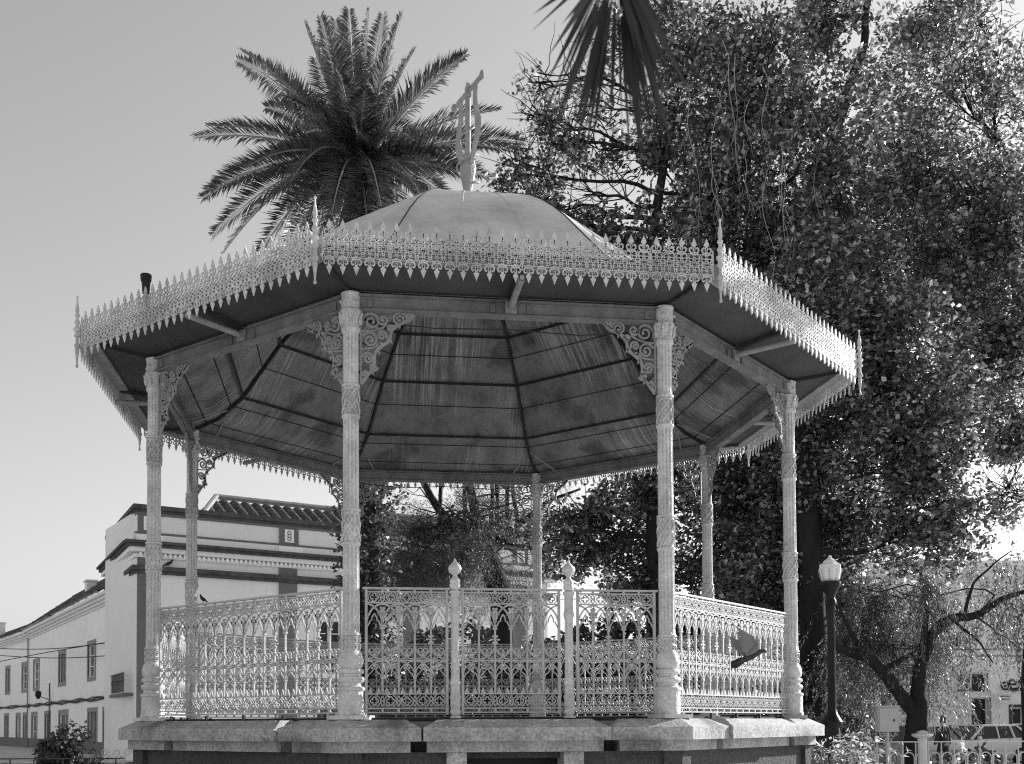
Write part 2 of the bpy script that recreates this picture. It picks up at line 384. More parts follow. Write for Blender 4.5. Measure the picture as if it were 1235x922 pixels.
def scroll_band(m_, z0, z1, r, nd):
    zc = (z0+z1)/2; h = (z1-z0)*0.23
    for k in range(nd):
        for zz in (zc-h, zc+h):
            pts = []
            for i in range(15):
                t = i/14; rr = 0.95*h*(1-0.75*t); th = 2*PI*1.4*t; a = 2*PI*k/nd + rr*math.cos(th)/r; pts.append((r*math.cos(a), r*math.sin(a), zz+rr*math.sin(th)))
            m_.tube(pts, 0.0085, 4)
# scrollwork bracket in the local XZ plane: x away from the column, z down from the beam
def bracket_mb():
    m_ = MB(); t = 0.016
    m_.ribbon([(0.085, -0.02), (0.085, -0.66)], 0.014, t); m_.ribbon([(0.08, -0.012), (0.56, -0.012)], 0.014, t)
    outer = bez((0.56, -0.02), (0.50, -0.14), (0.36, -0.10), (0.34, -0.22), 14)[1:] ; outer += bez((0.34, -0.22), (0.33, -0.34), (0.20, -0.30), (0.20, -0.44), 14)[1:]; outer += bez((0.20, -0.44), (0.21, -0.54), (0.12, -0.58), (0.09, -0.66), 10)[1:]
    m_.ribbon(outer, [0.020+0.012*math.sin(i*0.5)**2 for i in range(len(outer))], t)
    for cx, cz, r0, a0, tr in ((0.175, -0.115, 0.082, 200, -1.6), (0.415, -0.085, 0.062, 20, 1.7), (0.275, -0.095, 0.05, 160, 1.3), (0.165, -0.275, 0.070, 160, -1.6), (0.265, -0.235, 0.042, -30, 1.4),
                                (0.145, -0.435, 0.052, 170, -1.5), (0.195, -0.505, 0.036, -10, -1.5), (0.118, -0.56, 0.028, 180, 1.3), (0.50, -0.055, 0.034, -20, 1.4), (0.335, -0.17, 0.03, 0, 1.3)):
        sp = spiral(cx, cz, r0, r0*0.22, a0, tr, 20); m_.ribbon(sp, [0.019-0.006*i/20 for i in range(21)], t)
        e = sp[-1]; m_.plate(arc(e[0], e[1], 0.013, 0, 315, 7), t*1.3)
    for i in range(3, len(outer)-3, 4):
        x, z = outer[i]; x1, z1 = outer[i+1]; L = math.hypot(x1-x, z1-z); dx, dz = (x1-x)/L, (z1-z)/L
        s = 1 if (i//4) % 2 else -1; nx, nz = -dz*s, dx*s
        m_.plate([(x-dx*0.014, z-dz*0.014), (x+nx*0.045+dx*0.02, z+nz*0.045+dz*0.02), (x+dx*0.018, z+dz*0.018)], t)
    m_.ribbon(bez((0.085, -0.36), (0.14, -0.34), (0.22, -0.36), (0.23, -0.30)), 0.012, t)
    m_.ribbon(bez((0.085, -0.20), (0.14, -0.21), (0.25, -0.19), (0.30, -0.14)), 0.012, t)
    return m_
cm = column_mb(); om = [MB(), MB(), MB()]; diamond_band(om[0], 1.49, 1.73, 0.0725, 6, 2); diamond_band(om[1], 2.58, 2.795, 0.0695, 6, 2); scroll_band(om[2], 0.555, 0.685, 0.077, 7); nuts = MB()
pm = MB()
for i in range(8):                                  # leaves round the bell of the capital
    a = 2*PI*i/8
    pts = [((0.078+0.016*t+0.012*(t > 0.9))*math.cos(a), (0.078+0.016*t+0.012*(t > 0.9))*math.sin(a), 3.34+0.10*t) for t in (0, .35, .7, 1)]
    pm.tube(pts, [0.018, 0.022, 0.016, 0.008], 5)
for i in (0, 1, 2, 3):
    a = PI/4+PI/2*i; pm.lathe([(0.0, -0.014), (0.012, -0.01), (0.015, 0), (0.012, 0.01), (0.0, 0.014)], 6, (0.09*math.cos(a), 0.09*math.sin(a), 3.53))
for i in range(4):
    a = PI/4+PI/2*i; nuts.lathe([(0.013, 0.012), (0.015, 0.03), (0.0, 0.036)], 6, (0.128*math.cos(a), 0.128*math.sin(a), 0))
col0 = None
half = PI/2 + PI/8
for k in range(8):
    p = pt(k, RC, Z0)
    if col0 is None:
        col0 = cm.build('column', M['iron'], BS, loc=p, rz=ang(k)); autosmooth(col0, 0.7)
        [q.build('ornament_band', M['iron'], col0) for q in om]; nuts.build('anchor_nut', M['iron'], col0); pm.build('capital', M['iron'], col0)
        bk = bracket_mb()
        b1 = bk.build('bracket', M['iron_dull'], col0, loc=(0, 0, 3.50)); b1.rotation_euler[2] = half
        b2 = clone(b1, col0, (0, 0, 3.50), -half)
    else: clone(col0, BS, p, ang(k))

# --- perimeter beams with flanges
def beam():
    b = MB(); b.box(0.05, SIDE-0.05, -0.025, 0.025, -0.105, 0.0); b.box(0.05, SIDE-0.05, -0.05, 0.05, -0.122, -0.107); b.box(0.05, SIDE-0.05, -0.055, 0.055, 0.002, 0.016)
    for x in (0.16, SIDE-0.16, SIDE/2-0.16, SIDE/2+0.16):
        b.box(x-0.02, x+0.02, -0.04, -0.026, -0.095, -0.02)
    return b
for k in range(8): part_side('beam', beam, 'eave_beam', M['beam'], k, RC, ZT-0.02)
def rod():                                          # thin sagging wire strung under each beam
    b = MB(); b.tube([(0.1, 0.06, -0.02), (0.7, 0.06, -0.07), (1.4, 0.07, -0.05), (2.0, 0.06, -0.08), (2.65, 0.06, -0.02)], 0.006, 5); return b
for k in (0, 1, 4, 6): part_side('rod', rod, 'wire', M['rust'], k, RC, ZT-0.17)

# --- roof shell: outer skin and inner ceiling
PROF_IN = [(4.27, 5.385), (3.95, 5.335), (3.6, 5.305), (3.25, 5.42), (2.92, 5.66), (2.42, 6.27), (1.9, 6.76), (1.4, 7.08), (0.9, 7.30), (0.45, 7.42)]
PROF_OUT = [(4.285, 5.42), (3.95, 5.50), (3.5, 5.60), (3.1, 5.78), (2.7, 6.10), (2.42, 6.37), (2.05, 6.73), (1.83, 6.92), (1.6, 7.09), (1.4, 7.215), (1.2, 7.315), (0.9, 7.435), (0.5, 7.535), (0.1, 7.57)]
def shell(prof, nseg=6):
    V = []; Fc = []; UV = []
    for k in range(8):
        b = len(V)
        for (r, z) in prof:
            a, c = pt(k, r, z), pt(k+1, r, z)
            for j in range(nseg+1):
                t = j/nseg; V.append(tuple(a[i]+(c[i]-a[i])*t for i in range(3))); UV.append(((t-0.5)*2*r*math.sin(PI/8)+k*5, z*1.2))
        n = nseg+1
        for i in range(len(prof)-1):
            for j in range(nseg): Fc.append((b+i*n+j, b+i*n+j+1, b+(i+1)*n+j+1, b+(i+1)*n+j))
    return V, Fc, UV
def shell_obj(prof, name, m, capz):
    V, Fc, UV = shell(prof)
    nb = len(V)
    if prof[-1][0] < 2: V += [pt(k, prof[-1][0], prof[-1][1]) for k in range(8)]; UV += [(0, 0)]*8; Fc.append(tuple(range(nb, nb+8)))
    me = bpy.data.meshes.new(name); me.from_pydata(V, [], Fc); uvl = me.uv_layers.new(name='UVMap')
    for lp in me.loops: uvl.data[lp.index].uv = UV[lp.vertex_index]
    me.materials.append(m); o = bpy.data.objects.new(name, me); COL.objects.link(o); o.parent = BS
    me.polygons.foreach_set('use_smooth', [True]*len(me.polygons))
    return o
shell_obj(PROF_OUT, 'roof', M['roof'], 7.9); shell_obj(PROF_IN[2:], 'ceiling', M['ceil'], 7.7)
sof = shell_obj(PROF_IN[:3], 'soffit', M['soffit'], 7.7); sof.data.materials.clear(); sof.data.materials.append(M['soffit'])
# seams of the roof sheets along the hips
for k in range(8):
    b = MB(); b.tube([pt(k, r, z+0.002) for r, z in PROF_OUT], 0.007, 5); b.build('roof_seam', M['rust'], BS)
for k in range(8):
    for t_ in (0.33, 0.67):
        b = MB(); b.tube([tuple(pt(k, r, z+0.001)[i]*(1-t_)+pt(k+1, r, z+0.001)[i]*t_ for i in range(3)) for r, z in PROF_OUT], 0.0035, 4); b.build('sheet_joint', M['roof'], BS)
# ribs under the hips, purlins across the facets
for k in range(8):
    b = MB(); pts = [pt(k, r-0.02, z-0.02) for r, z in PROF_IN]
    for a, c in zip(pts[:-1], pts[1:]): b.obox(a, c, 0.028, 0.035)
    b.build('ceiling_rib', M['rust'], BS)
for i in (4, 5, 6, 7, 8):
    b = MB(); r, z = PROF_IN[i]
    for k in range(8): b.obox(pt(k, r-0.03, z-0.025), pt(k+1, r-0.03, z-0.025), 0.022, 0.028)
    b.build('purlin', M['rust'], BS)
for i in (2, 3, 4, 5, 6):
    b = MB(); (r0_, z0_), (r1_, z1_) = PROF_IN[i], PROF_IN[i+1]; r, z = r0_*0.45+r1_*0.55, z0_*0.45+z1_*0.55
    for k in range(8): b.obox(pt(k, r-0.004, z-0.004), pt(k+1, r-0.004, z-0.004), 0.012, 0.006)
    b.build('ceiling_joint', M['rust'], BS)
# mid-side rafters in the eaves and the dome's lower part
for k in range(8):
    def mid(r, z):
        a, c = pt(k, r, z), pt(k+1, r, z); return tuple((a[i]+c[i])/2 for i in range(3))
    b = MB(); b.obox(mid(4.25, 5.36), mid(3.6, 5.275), 0.05, 0.06); b.build('rafter', M['rust'], BS)
b = MB(); octring(b, 4.15, 4.285, 5.34, 5.425); b.build('eave_gutter', M['iron_dull'], BS)
# small crossed stays in the corners at the foot of the dome
for k in range(8):
    b = MB()
    def on(k_, t, r, z):
        a, c = pt(k_, r, z), pt(k_+1, r, z); return tuple(a[i]+(c[i]-a[i])*t for i in range(3))
    b.tube([on(k, 0.13, 3.58, 5.27), pt(k, 3.1, 5.50)], 0.012, 5); b.tube([on(k-1, 0.87, 3.58, 5.27), pt(k, 3.1, 5.50)], 0.012, 5); b.build('corner_stay', M['iron_dull'], BS)

# --- lace panels round the eaves
RE = 4.3235; SE = 2*RE*math.sin(PI/8); NM = 30
def lace():
    m_ = MB(); L0, L1 = 0.05, SE-0.05; p = (L1-L0)/NM; t = 0.012; w = 0.0098
    def C(cx, cz, r, n=8): m_.ribbon(arc(cx, cz, r, 0, 360, n), w, t)
    for i in range(NM):
        c = L0+p*(i+0.5)
        for sg in (1, -1):
            q = lambda x, z: (c+x, sg*z)
            tip = 0.222 if sg > 0 else 0.226
            m_.plate([q(0, tip), q(0.010, 0.197), q(0.017, 0.182), q(0.023, 0.162), q(0.012, 0.158), q(0.009, 0.118), q(-0.009, 0.118), q(-0.012, 0.158), q(-0.023, 0.162), q(-0.017, 0.182), q(-0.010, 0.197)][::sg], t)
            for h in (-1, 1):
                m_.ribbon([q(h*x, z) for x, z in ((0.0, 0.112), (0.010, 0.098), (0.026, 0.098), (0.038, 0.112), (0.038, 0.132), (0.027, 0.143), (0.018, 0.132))], w, t)
                m_.ribbon([q(h*x, z) for x, z in ((0.055, 0.060), (0.048, 0.078), (0.030, 0.088), (0.012, 0.083), (0.0, 0.062))], w, t)
                m_.ribbon([q(h*x, z) for x, z in ((0.055, 0.030), (0.035, 0.052), (0.015, 0.052), (0.0, 0.034))], w, t)
            m_.ribbon([q(0, 0.142), q(0, 0.060)], w*0.8, t)
        for h in (-1, 1):
            m_.ribbon([(c-h*p/2, 0.035), (c-h*p/4, 0.018), (c, -0.002), (c+h*p/4, -0.018), (c+h*p/2, -0.035)], w, t)
            m_.ribbon([(c-h*p/2, 0.0), (c-h*p/4, 0.012), (c, 0.035)], w*0.8, t)
            m_.ribbon([(c-h*p/2, 0.0), (c-h*p/4, -0.012), (c, -0.035)], w*0.8, t)
        C(c, 0.0, 0.012, 6)
        C(c-p/2, 0.072, 0.013, 6); C(c-p/2, -0.072, 0.013, 6)
    for z in (0.054, -0.054): m_.ribbon([(L0, z), (L1, z)], 0.006, t)
    for j in range(0, NM+1, 5): m_.ribbon([(L0+p*j, -0.12), (L0+p*j, 0.12)], 0.008, t*1.3)
    return m_
def finial():
    m_ = MB()
    prof = [(0.001, -0.355), (0.012, -0.35), (0.014, -0.335), (0.008, -0.322), (0.010, -0.28), (0.020, -0.20), (0.022, -0.185), (0.014, -0.175), (0.026, -0.155), (0.028, -0.135), (0.016, -0.115), (0.014, -0.06), (0.028, -0.05),
            (0.030, -0.035), (0.018, -0.02), (0.022, 0.0), (0.036, 0.015), (0.036, 0.03), (0.018, 0.045), (0.016, 0.07), (0.026, 0.085), (0.026, 0.10), (0.015, 0.115), (0.014, 0.14), (0.024, 0.15), (0.024, 0.165), (0.013, 0.18),
            (0.019, 0.20), (0.018, 0.235), (0.008, 0.29), (0.006, 0.325), (0.010, 0.333), (0.012, 0.345), (0.001, 0.358)]
    return m_.lathe(prof, 12)
ZL = 5.395
for k in range(8):
    part_side('lace', lace, 'lace_valance', M['iron'], k, RE, ZL)
f0 = None
for k in range(8):
    if f0 is None: f0 = finial().build('finial', M['iron'], BS, loc=pt(k, RE+0.02, 5.43)); autosmooth(f0, 0.8)
    else: clone(f0, BS, pt(k, RE+0.02, 5.43))
# --- drain pipes / lamp arms sticking out of the middle of each side
def pipe():
    m_ = MB(); x = SIDE/2
    m_.box(x-0.05, x+0.05, -0.055, -0.03, -0.12, 0.0)
    m_.tube([(x, 0.0, -0.06), (x, -0.35, -0.055), (x, -0.66, -0.05)], 0.028, 12, cap=False); m_.tube([(x, -0.66, -0.05), (x, -0.30, -0.054)], 0.021, 12)
    return m_
for k in range(8): part_side('pipe', pipe, 'spout_pipe', M['iron_dull'], k, RC, ZT+0.0)

# --- railings
RAIL_Z = 1.69
def railing_mb(x0, x1, n):
    m_ = MB(); p = (x1-x0)/n; t = 0.012; w = 0.0135
    m_.box(x0-0.03, x1+0.03, -0.016, 0.016, 1.055, 1.072)
    for z in (0.006, 0.042, 0.165, 0.940, 1.034): m_.ribbon([(x0, z), (x1, z)], 0.011, 0.018)
    m_.ribbon([(x0, 0.45), (x1, 0.45)], 0.010, 0.014)
    for x in (x0, x1): m_.box(x-0.011, x+0.011, -0.011, 0.011, -0.01, 1.06)
    def quat(cx, cz, s):
        for a in (0, 90, 180, 270):
            m_.ribbon(arc(cx+0.5*s*math.cos(R(a)), cz+0.5*s*math.sin(R(a)), 0.5*s, a-125, a+125, 7), 0.009, t)
    def disc(cx, cz, r): m_.plate(arc(cx, cz, r*1.15, 0, 315, 7), t)
    for i in range(n):
        c = x0+p*(i+0.5); l = x0+p*i
        for cz in (0.104, 0.987):
            quat(c, cz, 0.035)
            for h in (-1, 1):
                m_.ribbon([(c+h*p/2, cz-0.045), (c+h*0.052, cz-0.012), (c+h*0.052, cz+0.012), (c+h*p/2, cz+0.045)], 0.008, t)
                m_.ribbon([(c+h*0.02, cz+0.05), (c+h*0.045, cz+0.025), (c+h*p/2, cz)], 0.007, t)
                m_.ribbon([(c+h*0.02, cz-0.05), (c+h*0.045, cz-0.025), (c+h*p/2, cz)], 0.007, t)
        for z in (0.024, 1.045): m_.ribbon([(l, z-0.012), (l, z+0.012)], 0.02, 0.016)
        # bottom crest
        for cc in (c-p/4, c+p/4): m_.plate([(cc-0.02, 0.17), (cc+0.02, 0.17), (cc+0.012, 0.195), (cc, 0.222), (cc-0.012, 0.195)], t)
    for i in range(n+1):
        b = x0+p*i
        if 0 < i < n:
            m_.box(b-0.0075, b+0.0075, -0.009, 0.009, 0.17, 0.735)
            for z, r in ((0.725, 0.019), (0.745, 0.014), (0.30, 0.014), (0.552, 0.013)): m_.box(b-r, b+r, -0.013, 0.013, z-0.008, z+0.008)
            disc(b, 0.452, 0.018)
        star = i % 2 == 0
        if 0 < i < n and star:
            for a in range(0, 360, 60): m_.plate([(b, 0.63), (b+0.036*math.cos(R(a-14)), 0.63+0.036*math.sin(R(a-14))), (b+0.045*math.cos(R(a)), 0.63+0.045*math.sin(R(a))), (b+0.036*math.cos(R(a+14)), 0.63+0.036*math.sin(R(a+14)))], 0.016)
    # interlaced arches: each spans two bays, clipped at the panel's ends
    def seg(pts, w_=w):
        run = []
        for q in pts:
            if x0-1e-4 <= q[0] <= x1+1e-4: run.append(q)
            else:
                if len(run) > 1: m_.ribbon(run, w_, t)
                run = []
        if len(run) > 1: m_.ribbon(run, w_, t)
    for i in range(-1, n+1):
        b = x0+p*i
        seg([(b+p*(1-math.cos(R(a))), 0.735+0.195*math.sin(R(a))) for a in range(0, 91, 10)]+[(b+p*(1+math.cos(R(a))), 0.735+0.195*math.sin(R(a))) for a in range(80, -1, -10)])
        seg([(b+p*(1-math.cos(R(a))), 0.31+0.135*math.sin(R(a))) for a in range(0, 91, 10)]+[(b+p*(1+math.cos(R(a))), 0.31+0.135*math.sin(R(a))) for a in range(80, -1, -10)], 0.0095)
        seg([(b+p*(1-math.cos(R(a))), 0.60-0.14*math.sin(R(a))) for a in range(0, 91, 10)]+[(b+p*(1+math.cos(R(a))), 0.60-0.14*math.sin(R(a))) for a in range(80, -1, -10)], 0.0095)
    for i in range(n):
        c = x0+p*(i+0.5)
        # cusped heads between the bars
        for h in (-1, 1):
            m_.ribbon([(c+h*(p/2-0.008), 0.735), (c+h*0.045, 0.765), (c+h*0.034, 0.788), (c+h*0.022, 0.79), (c+h*0.02, 0.815), (c, 0.85)], 0.010, t)
            m_.ribbon(arc(c+h*0.022, 0.535, 0.02, 0, 360, 7), 0.007, t)
            m_.ribbon([(c+h*(p/2-0.008), 0.30), (c+h*0.045, 0.335), (c+h*0.028, 0.345), (c, 0.385)], 0.008, t)
        for q in ((0, 0.405, 0.013), (-0.02, 0.385, 0.009), (0.02, 0.385, 0.009)): disc(c+q[0], q[1], q[2])
        disc(c, 0.50, 0.012)
    for i in range(n+1):
        b = x0+p*i
        if not 0 < i < n: continue
        for dx, dz, r in ((0, 0.875, 0.017), (-0.024, 0.855, 0.015), (0.024, 0.855, 0.015), (0, 0.835, 0.012), (-0.013, 0.895, 0.010), (0.013, 0.895, 0.010)): disc(b+dx, dz, r)
        m_.ribbon([(b, 0.74), (b, 0.84)], 0.009, t)
    return m_
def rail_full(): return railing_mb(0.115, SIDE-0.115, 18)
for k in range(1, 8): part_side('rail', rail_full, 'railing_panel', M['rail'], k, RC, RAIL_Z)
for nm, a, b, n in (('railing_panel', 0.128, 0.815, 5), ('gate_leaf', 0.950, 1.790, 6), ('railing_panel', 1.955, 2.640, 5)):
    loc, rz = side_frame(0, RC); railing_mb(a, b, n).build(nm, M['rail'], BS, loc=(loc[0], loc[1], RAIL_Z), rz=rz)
loc0, rz0 = side_frame(0, RC)
gp = MB(); gp.box(-0.045, 0.045, -0.045, 0.045, 0, 0.02)
gp.lathe([(0.030, 0.02), (0.042, 0.03), (0.048, 0.06), (0.036, 0.085), (0.044, 0.10), (0.044, 0.16), (0.050, 0.17), (0.050, 0.19), (0.042, 0.20), (0.040, 0.28), (0.046, 0.29), (0.046, 0.31), (0.0385, 0.33), (0.0375, 0.36, 1), (0.036, 0.86, 1), (0.040, 0.87),
          (0.046, 0.885), (0.046, 0.91), (0.038, 0.925), (0.038, 1.06), (0.050, 1.075), (0.050, 1.09), (0.030, 1.10)], 32, flute=8)
fin = MB(); fin.lathe([(0.030, 1.10), (0.044, 1.12), (0.048, 1.14), (0.040, 1.155), (0.047, 1.17), (0.043, 1.19), (0.024, 1.21), (0.018, 1.225), (0.034, 1.245), (0.054, 1.265), (0.060, 1.285), (0.050, 1.31), (0.026, 1.335), (0.013, 1.35), (0.011, 1.365), (0.001, 1.375)], 16)
for i in range(10):
    a0 = 2*PI*i/10; fin.tube([((0.052-0.02*abs(t-0.4))*math.cos(a0+t), (0.052-0.02*abs(t-0.4))*math.sin(a0+t), 1.25+0.06*t) for t in (0, .33, .66, 1)], 0.006, 4)
P0 = None
for u in (0.886, 1.877):
    c, s = math.cos(rz0), math.sin(rz0); l = (loc0[0]+u*c, loc0[1]+u*s, 1.645)
    if P0 is None:
        P0 = gp.build('gate_post', M['iron'], BS, loc=l, rz=rz0); autosmooth(P0, 0.7); ff = fin.build('pine_cone_finial', M['iron'], P0); autosmooth(ff, 0.8)
    else: clone(P0, BS, l, rz0)
# debris, feet and flat bar under the railings
def footbar():
    m_ = MB(); m_.box(0.14, SIDE-0.14, 0.02, 0.06, 0, 0.02)
    for x in np.linspace(0.3, SIDE-0.3, 5): m_.box(x-0.012, x+0.012, -0.012, 0.012, 0.0, 0.05)
    return m_
for k in range(8): part_side('foot', footbar, 'railing_foot', M['rust'], k, RC, 1.635)

# --- lyre on the top of the dome, built in the XZ plane then turned
lm = MB(); t = 0.05
lm.lathe([(0.10, -0.24), (0.08, -0.12), (0.05, -0.02), (0.045, 0.05), (0.055, 0.14), (0.08, 0.26), (0.10, 0.38), (0.082, 0.46), (0.045, 0.54), (0.034, 0.62), (0.034, 1.22)], 12)
lm.plate([(-0.03, 1.215), (0.03, 1.215), (0.045, 1.25), (0.02, 1.29), (0.05, 1.33), (0.015, 1.36), (0, 1.40), (-0.015, 1.36), (-0.05, 1.33), (-0.02, 1.29), (-0.045, 1.25)], t)
L_ = lm.build('lyre_ornament', M['iron_dull'], BS, loc=(0.0, 0.0, 7.74)); L_.rotation_euler = (0, R(1.0), R(-64))
for s in (-1, 1):
    a = MB(); c1 = bez((s*0.09, 0.40), (s*0.10, 0.52), (s*0.30, 0.62), (s*0.26, 0.84), 12) + bez((s*0.26, 0.84), (s*0.24, 0.98), (s*0.15, 1.05), (s*0.20, 1.27), 10)[1:]
    a.ribbon(c1, [0.034+0.045*math.sin(PI*i/22)**4 for i in range(23)], 0.042)
    a.build('lyre_arm', M['iron_dull'], L_)
b = MB(); b.tube([(-0.36, 0, 1.27), (0.36, 0, 1.29)], 0.022, 8); b.lathe([(0.0, -0.05), (0.04, -0.02), (0.045, 0.01), (0.03, 0.04), (0, 0.06)], 8, (-0.37, 0, 1.27)); b.lathe([(0.0, -0.05), (0.03, -0.02), (0.036, 0.01), (0.02, 0.05), (0, 0.07)], 8, (0.37, 0, 1.30)); b.tube([(-0.34, 0.02, 1.33), (0.34, 0.02, 1.35)], 0.014, 6)
b.build('lyre_crossbar', M['iron_dull'], L_)
b = MB(); hp = []
for i in range(60):
    t_ = i/59; a = 2*PI*2.2*t_; rr = 0.135*(1-0.5*t_**2); hp.append((rr*math.cos(a), rr*math.sin(a), 0.16+0.72*t_))
b.tube(hp, 0.012, 6); b.build('twisted_ribbon', M['iron_dull'], L_)
# flood light standing on the eave
fx = at(176, 352, 10.9)
b = MB(); b.lathe([(0.035, -0.02), (0.04, 0.06), (0.045, 0.10), (0.052, 0.105), (0.056, 0.16), (0.05, 0.17)], 14); b.obox((0, 0, -0.22), (0, 0, 0), 0.025, 0.025); b.build('flood_light', M['black'], BS, loc=tuple(fx))

# ------------------------------------------------------------------ foliage helpers
def leaf_cards(P, L, Wd, up_bias=0.3, hang=0.0, fold=0.25, dirs=None):
    """small folded leaves at the points P: each is base, side, tip, side"""
    n = len(P)
    if dirs is None:
        D = rng.normal(size=(n, 3)); D[:, 2] = D[:, 2]*0.7 - hang
    else: D = dirs + rng.normal(size=(n, 3))*0.35
    D /= np.linalg.norm(D, axis=1)[:, None]
    Nn = rng.normal(size=(n, 3)); Nn[:, 2] += up_bias*2; S = np.cross(D, Nn); S /= np.linalg.norm(S, axis=1)[:, None]; Nn = np.cross(S, D)
    l = L*(0.6+0.8*rng.random(n))[:, None]; w = Wd*(0.6+0.8*rng.random(n))[:, None]
    a = P; c = P+D*l; m = P+D*l*0.45 + Nn*fold*w
    b = m - S*w/2; d = m + S*w/2
    V = np.stack([a, b, c, d], 1).reshape(-1, 3); Fq = np.arange(4*n).reshape(-1, 4)
    return V, Fq
def nz(P, s, off=0.0):
    return np.array([noise.noise(Vector((p[0]*s+off, p[1]*s, p[2]*s))) for p in P])
def blob_twigs(blobs, gap=-0.12, nscale=0.6, shell=0.55):
    """twig points scattered through ellipsoids, thinned by noise so that gaps open"""
    out = []
    for (c, r, n) in blobs:
        D = rng.normal(size=(n, 3)); D /= np.linalg.norm(D, axis=1)[:, None]
        rad = rng.random(n)**(shell)
        P = np.array(c) + D*rad[:, None]*np.array(r)
        P += nz(P, 0.8, 5)[:, None]*D*0.9
        k = (nz(P, nscale, 11) > gap) & (nz(P, nscale*2.6, 31) > gap-0.12)
        out.append(P[k])
    return np.concatenate(out)
def crown_leaves(tw, per, spread, L, Wd, **kw):
    n = len(tw); P = np.repeat(tw, per, 0)
    ax = rng.normal(size=(n, 3)); ax /= np.linalg.norm(ax, axis=1)[:, None]
    t = rng.random(n*per)[:, None]*2-1
    P = P + np.repeat(ax, per, 0)*t*spread + rng.normal(size=P.shape)*spread*0.28
    return leaf_cards(P, L, Wd, **kw)
def limb(m_, a, b, r0, r1, wob=0.12, n=9, sag=0.0, seg=7):
    a = Vector(a); b = Vector(b); L = (b-a).length; pts = []; rd = []
    o = random.random()*50
    for i in range(n+1):
        t = i/n; p = a.lerp(b, t); e = math.sin(PI*t)*wob*L
        p += Vector((noise.noise(Vector((o, t*2.3, 0))), noise.noise(Vector((o, t*2.3, 9))), noise.noise(Vector((o, t*2.3, 17))) + sag))*e
        pts.append(p); rd.append(r0+(r1-r0)*t**0.8)
    m_.tube(pts, rd, seg); return pts
def B(px, py, d, rx, ry, n, rd=None):               # an ellipsoid of twigs: size given at its own distance
    k = d/F; return (at(px, py, d), (rx*k, (rd if rd else max(rx, ry)*k*0.8), ry*k), n)
def ground_at(px, d, z=0.0):
    p = at(px, 873, d); return Vector((p[0], p[1], z))
def smooth_path(pts, it=2):
    for _ in range(it):
        q = [pts[0]]
        for a_, b_ in zip(pts[:-1], pts[1:]): q += [a_.lerp(b_, 0.25), a_.lerp(b_, 0.75)]
        pts = q+[pts[-1]]
    return pts
def leafy_tree(label, base, path, blobs, m, per=14, spread=0.36, L=0.135, Wd=0.09, r0=0.4, gap=-0.12, name='broadleaf_tree', group='trees of the square', twig_lines=3, **kw):
    T_ = thing(name, label, 'tree', tuple(base), 0, group)
    tr = MB(); pts = [Vector((0, 0, -0.1))] + [Vector(p)-Vector(base) for p in path]
    rr = [r0*(1-0.85*i/(len(pts)-1)) for i in range(len(pts))]
    pts = smooth_path(pts, 2); rr = [r0*(1-0.85*i/(len(pts)-1)) for i in range(len(pts))]; fine = []; fr = []
    for i in range(len(pts)-1):
        for j in range(4):
            t = j/4; q = pts[i].lerp(pts[i+1], t); q += Vector((noise.noise(q*0.7), noise.noise(q*0.7+Vector((5, 5, 5))), 0))*0.15*(1 if i+j else 0); fine.append(q); fr.append(rr[i]+(rr[i+1]-rr[i])*t)
    fine.append(pts[-1]); fr.append(rr[-1]); fr[0] *= 1.4
    tr.tube(fine, fr, 12)
    tw = blob_twigs([(np.array(c)-np.array(base), r, n) for c, r, n in blobs], gap)
    for c, r, n in blobs:
        c = Vector(c)-Vector(base)
        s = min(fine[6:], key=lambda q: (q-c).length + max(0, q.z-c.z)*0.7)
        e = limb(tr, s, c, r0*0.20, r0*0.06, 0.16)
        R_ = Vector(r)
        for _ in range(9):
            d = Vector((random.gauss(0, 1), random.gauss(0, 1), random.gauss(0.3, 1))).normalized()
            f = e[random.randint(3, len(e)-1)]
            e2 = limb(tr, f, c+Vector((d.x*R_.x, d.y*R_.y, d.z*R_.z))*0.85, r0*0.06, 0.010, 0.2, 7, seg=5)
            for _ in range(twig_lines):
                g_ = e2[random.randint(2, 6)]; d2 = (d+Vector((random.gauss(0, .7), random.gauss(0, .7), random.gauss(0, .7)))).normalized()
                limb(tr, g_, g_+d2*random.uniform(0.5, 1.3), 0.016, 0.005, 0.2, 4, seg=4)
    tr.build('trunk', M['bark'], T_, smooth=True)
    V, Fq = crown_leaves(tw, per, spread, L, Wd, **kw)
    fast('crown', V, Fq, M[m], T_)
    return T_

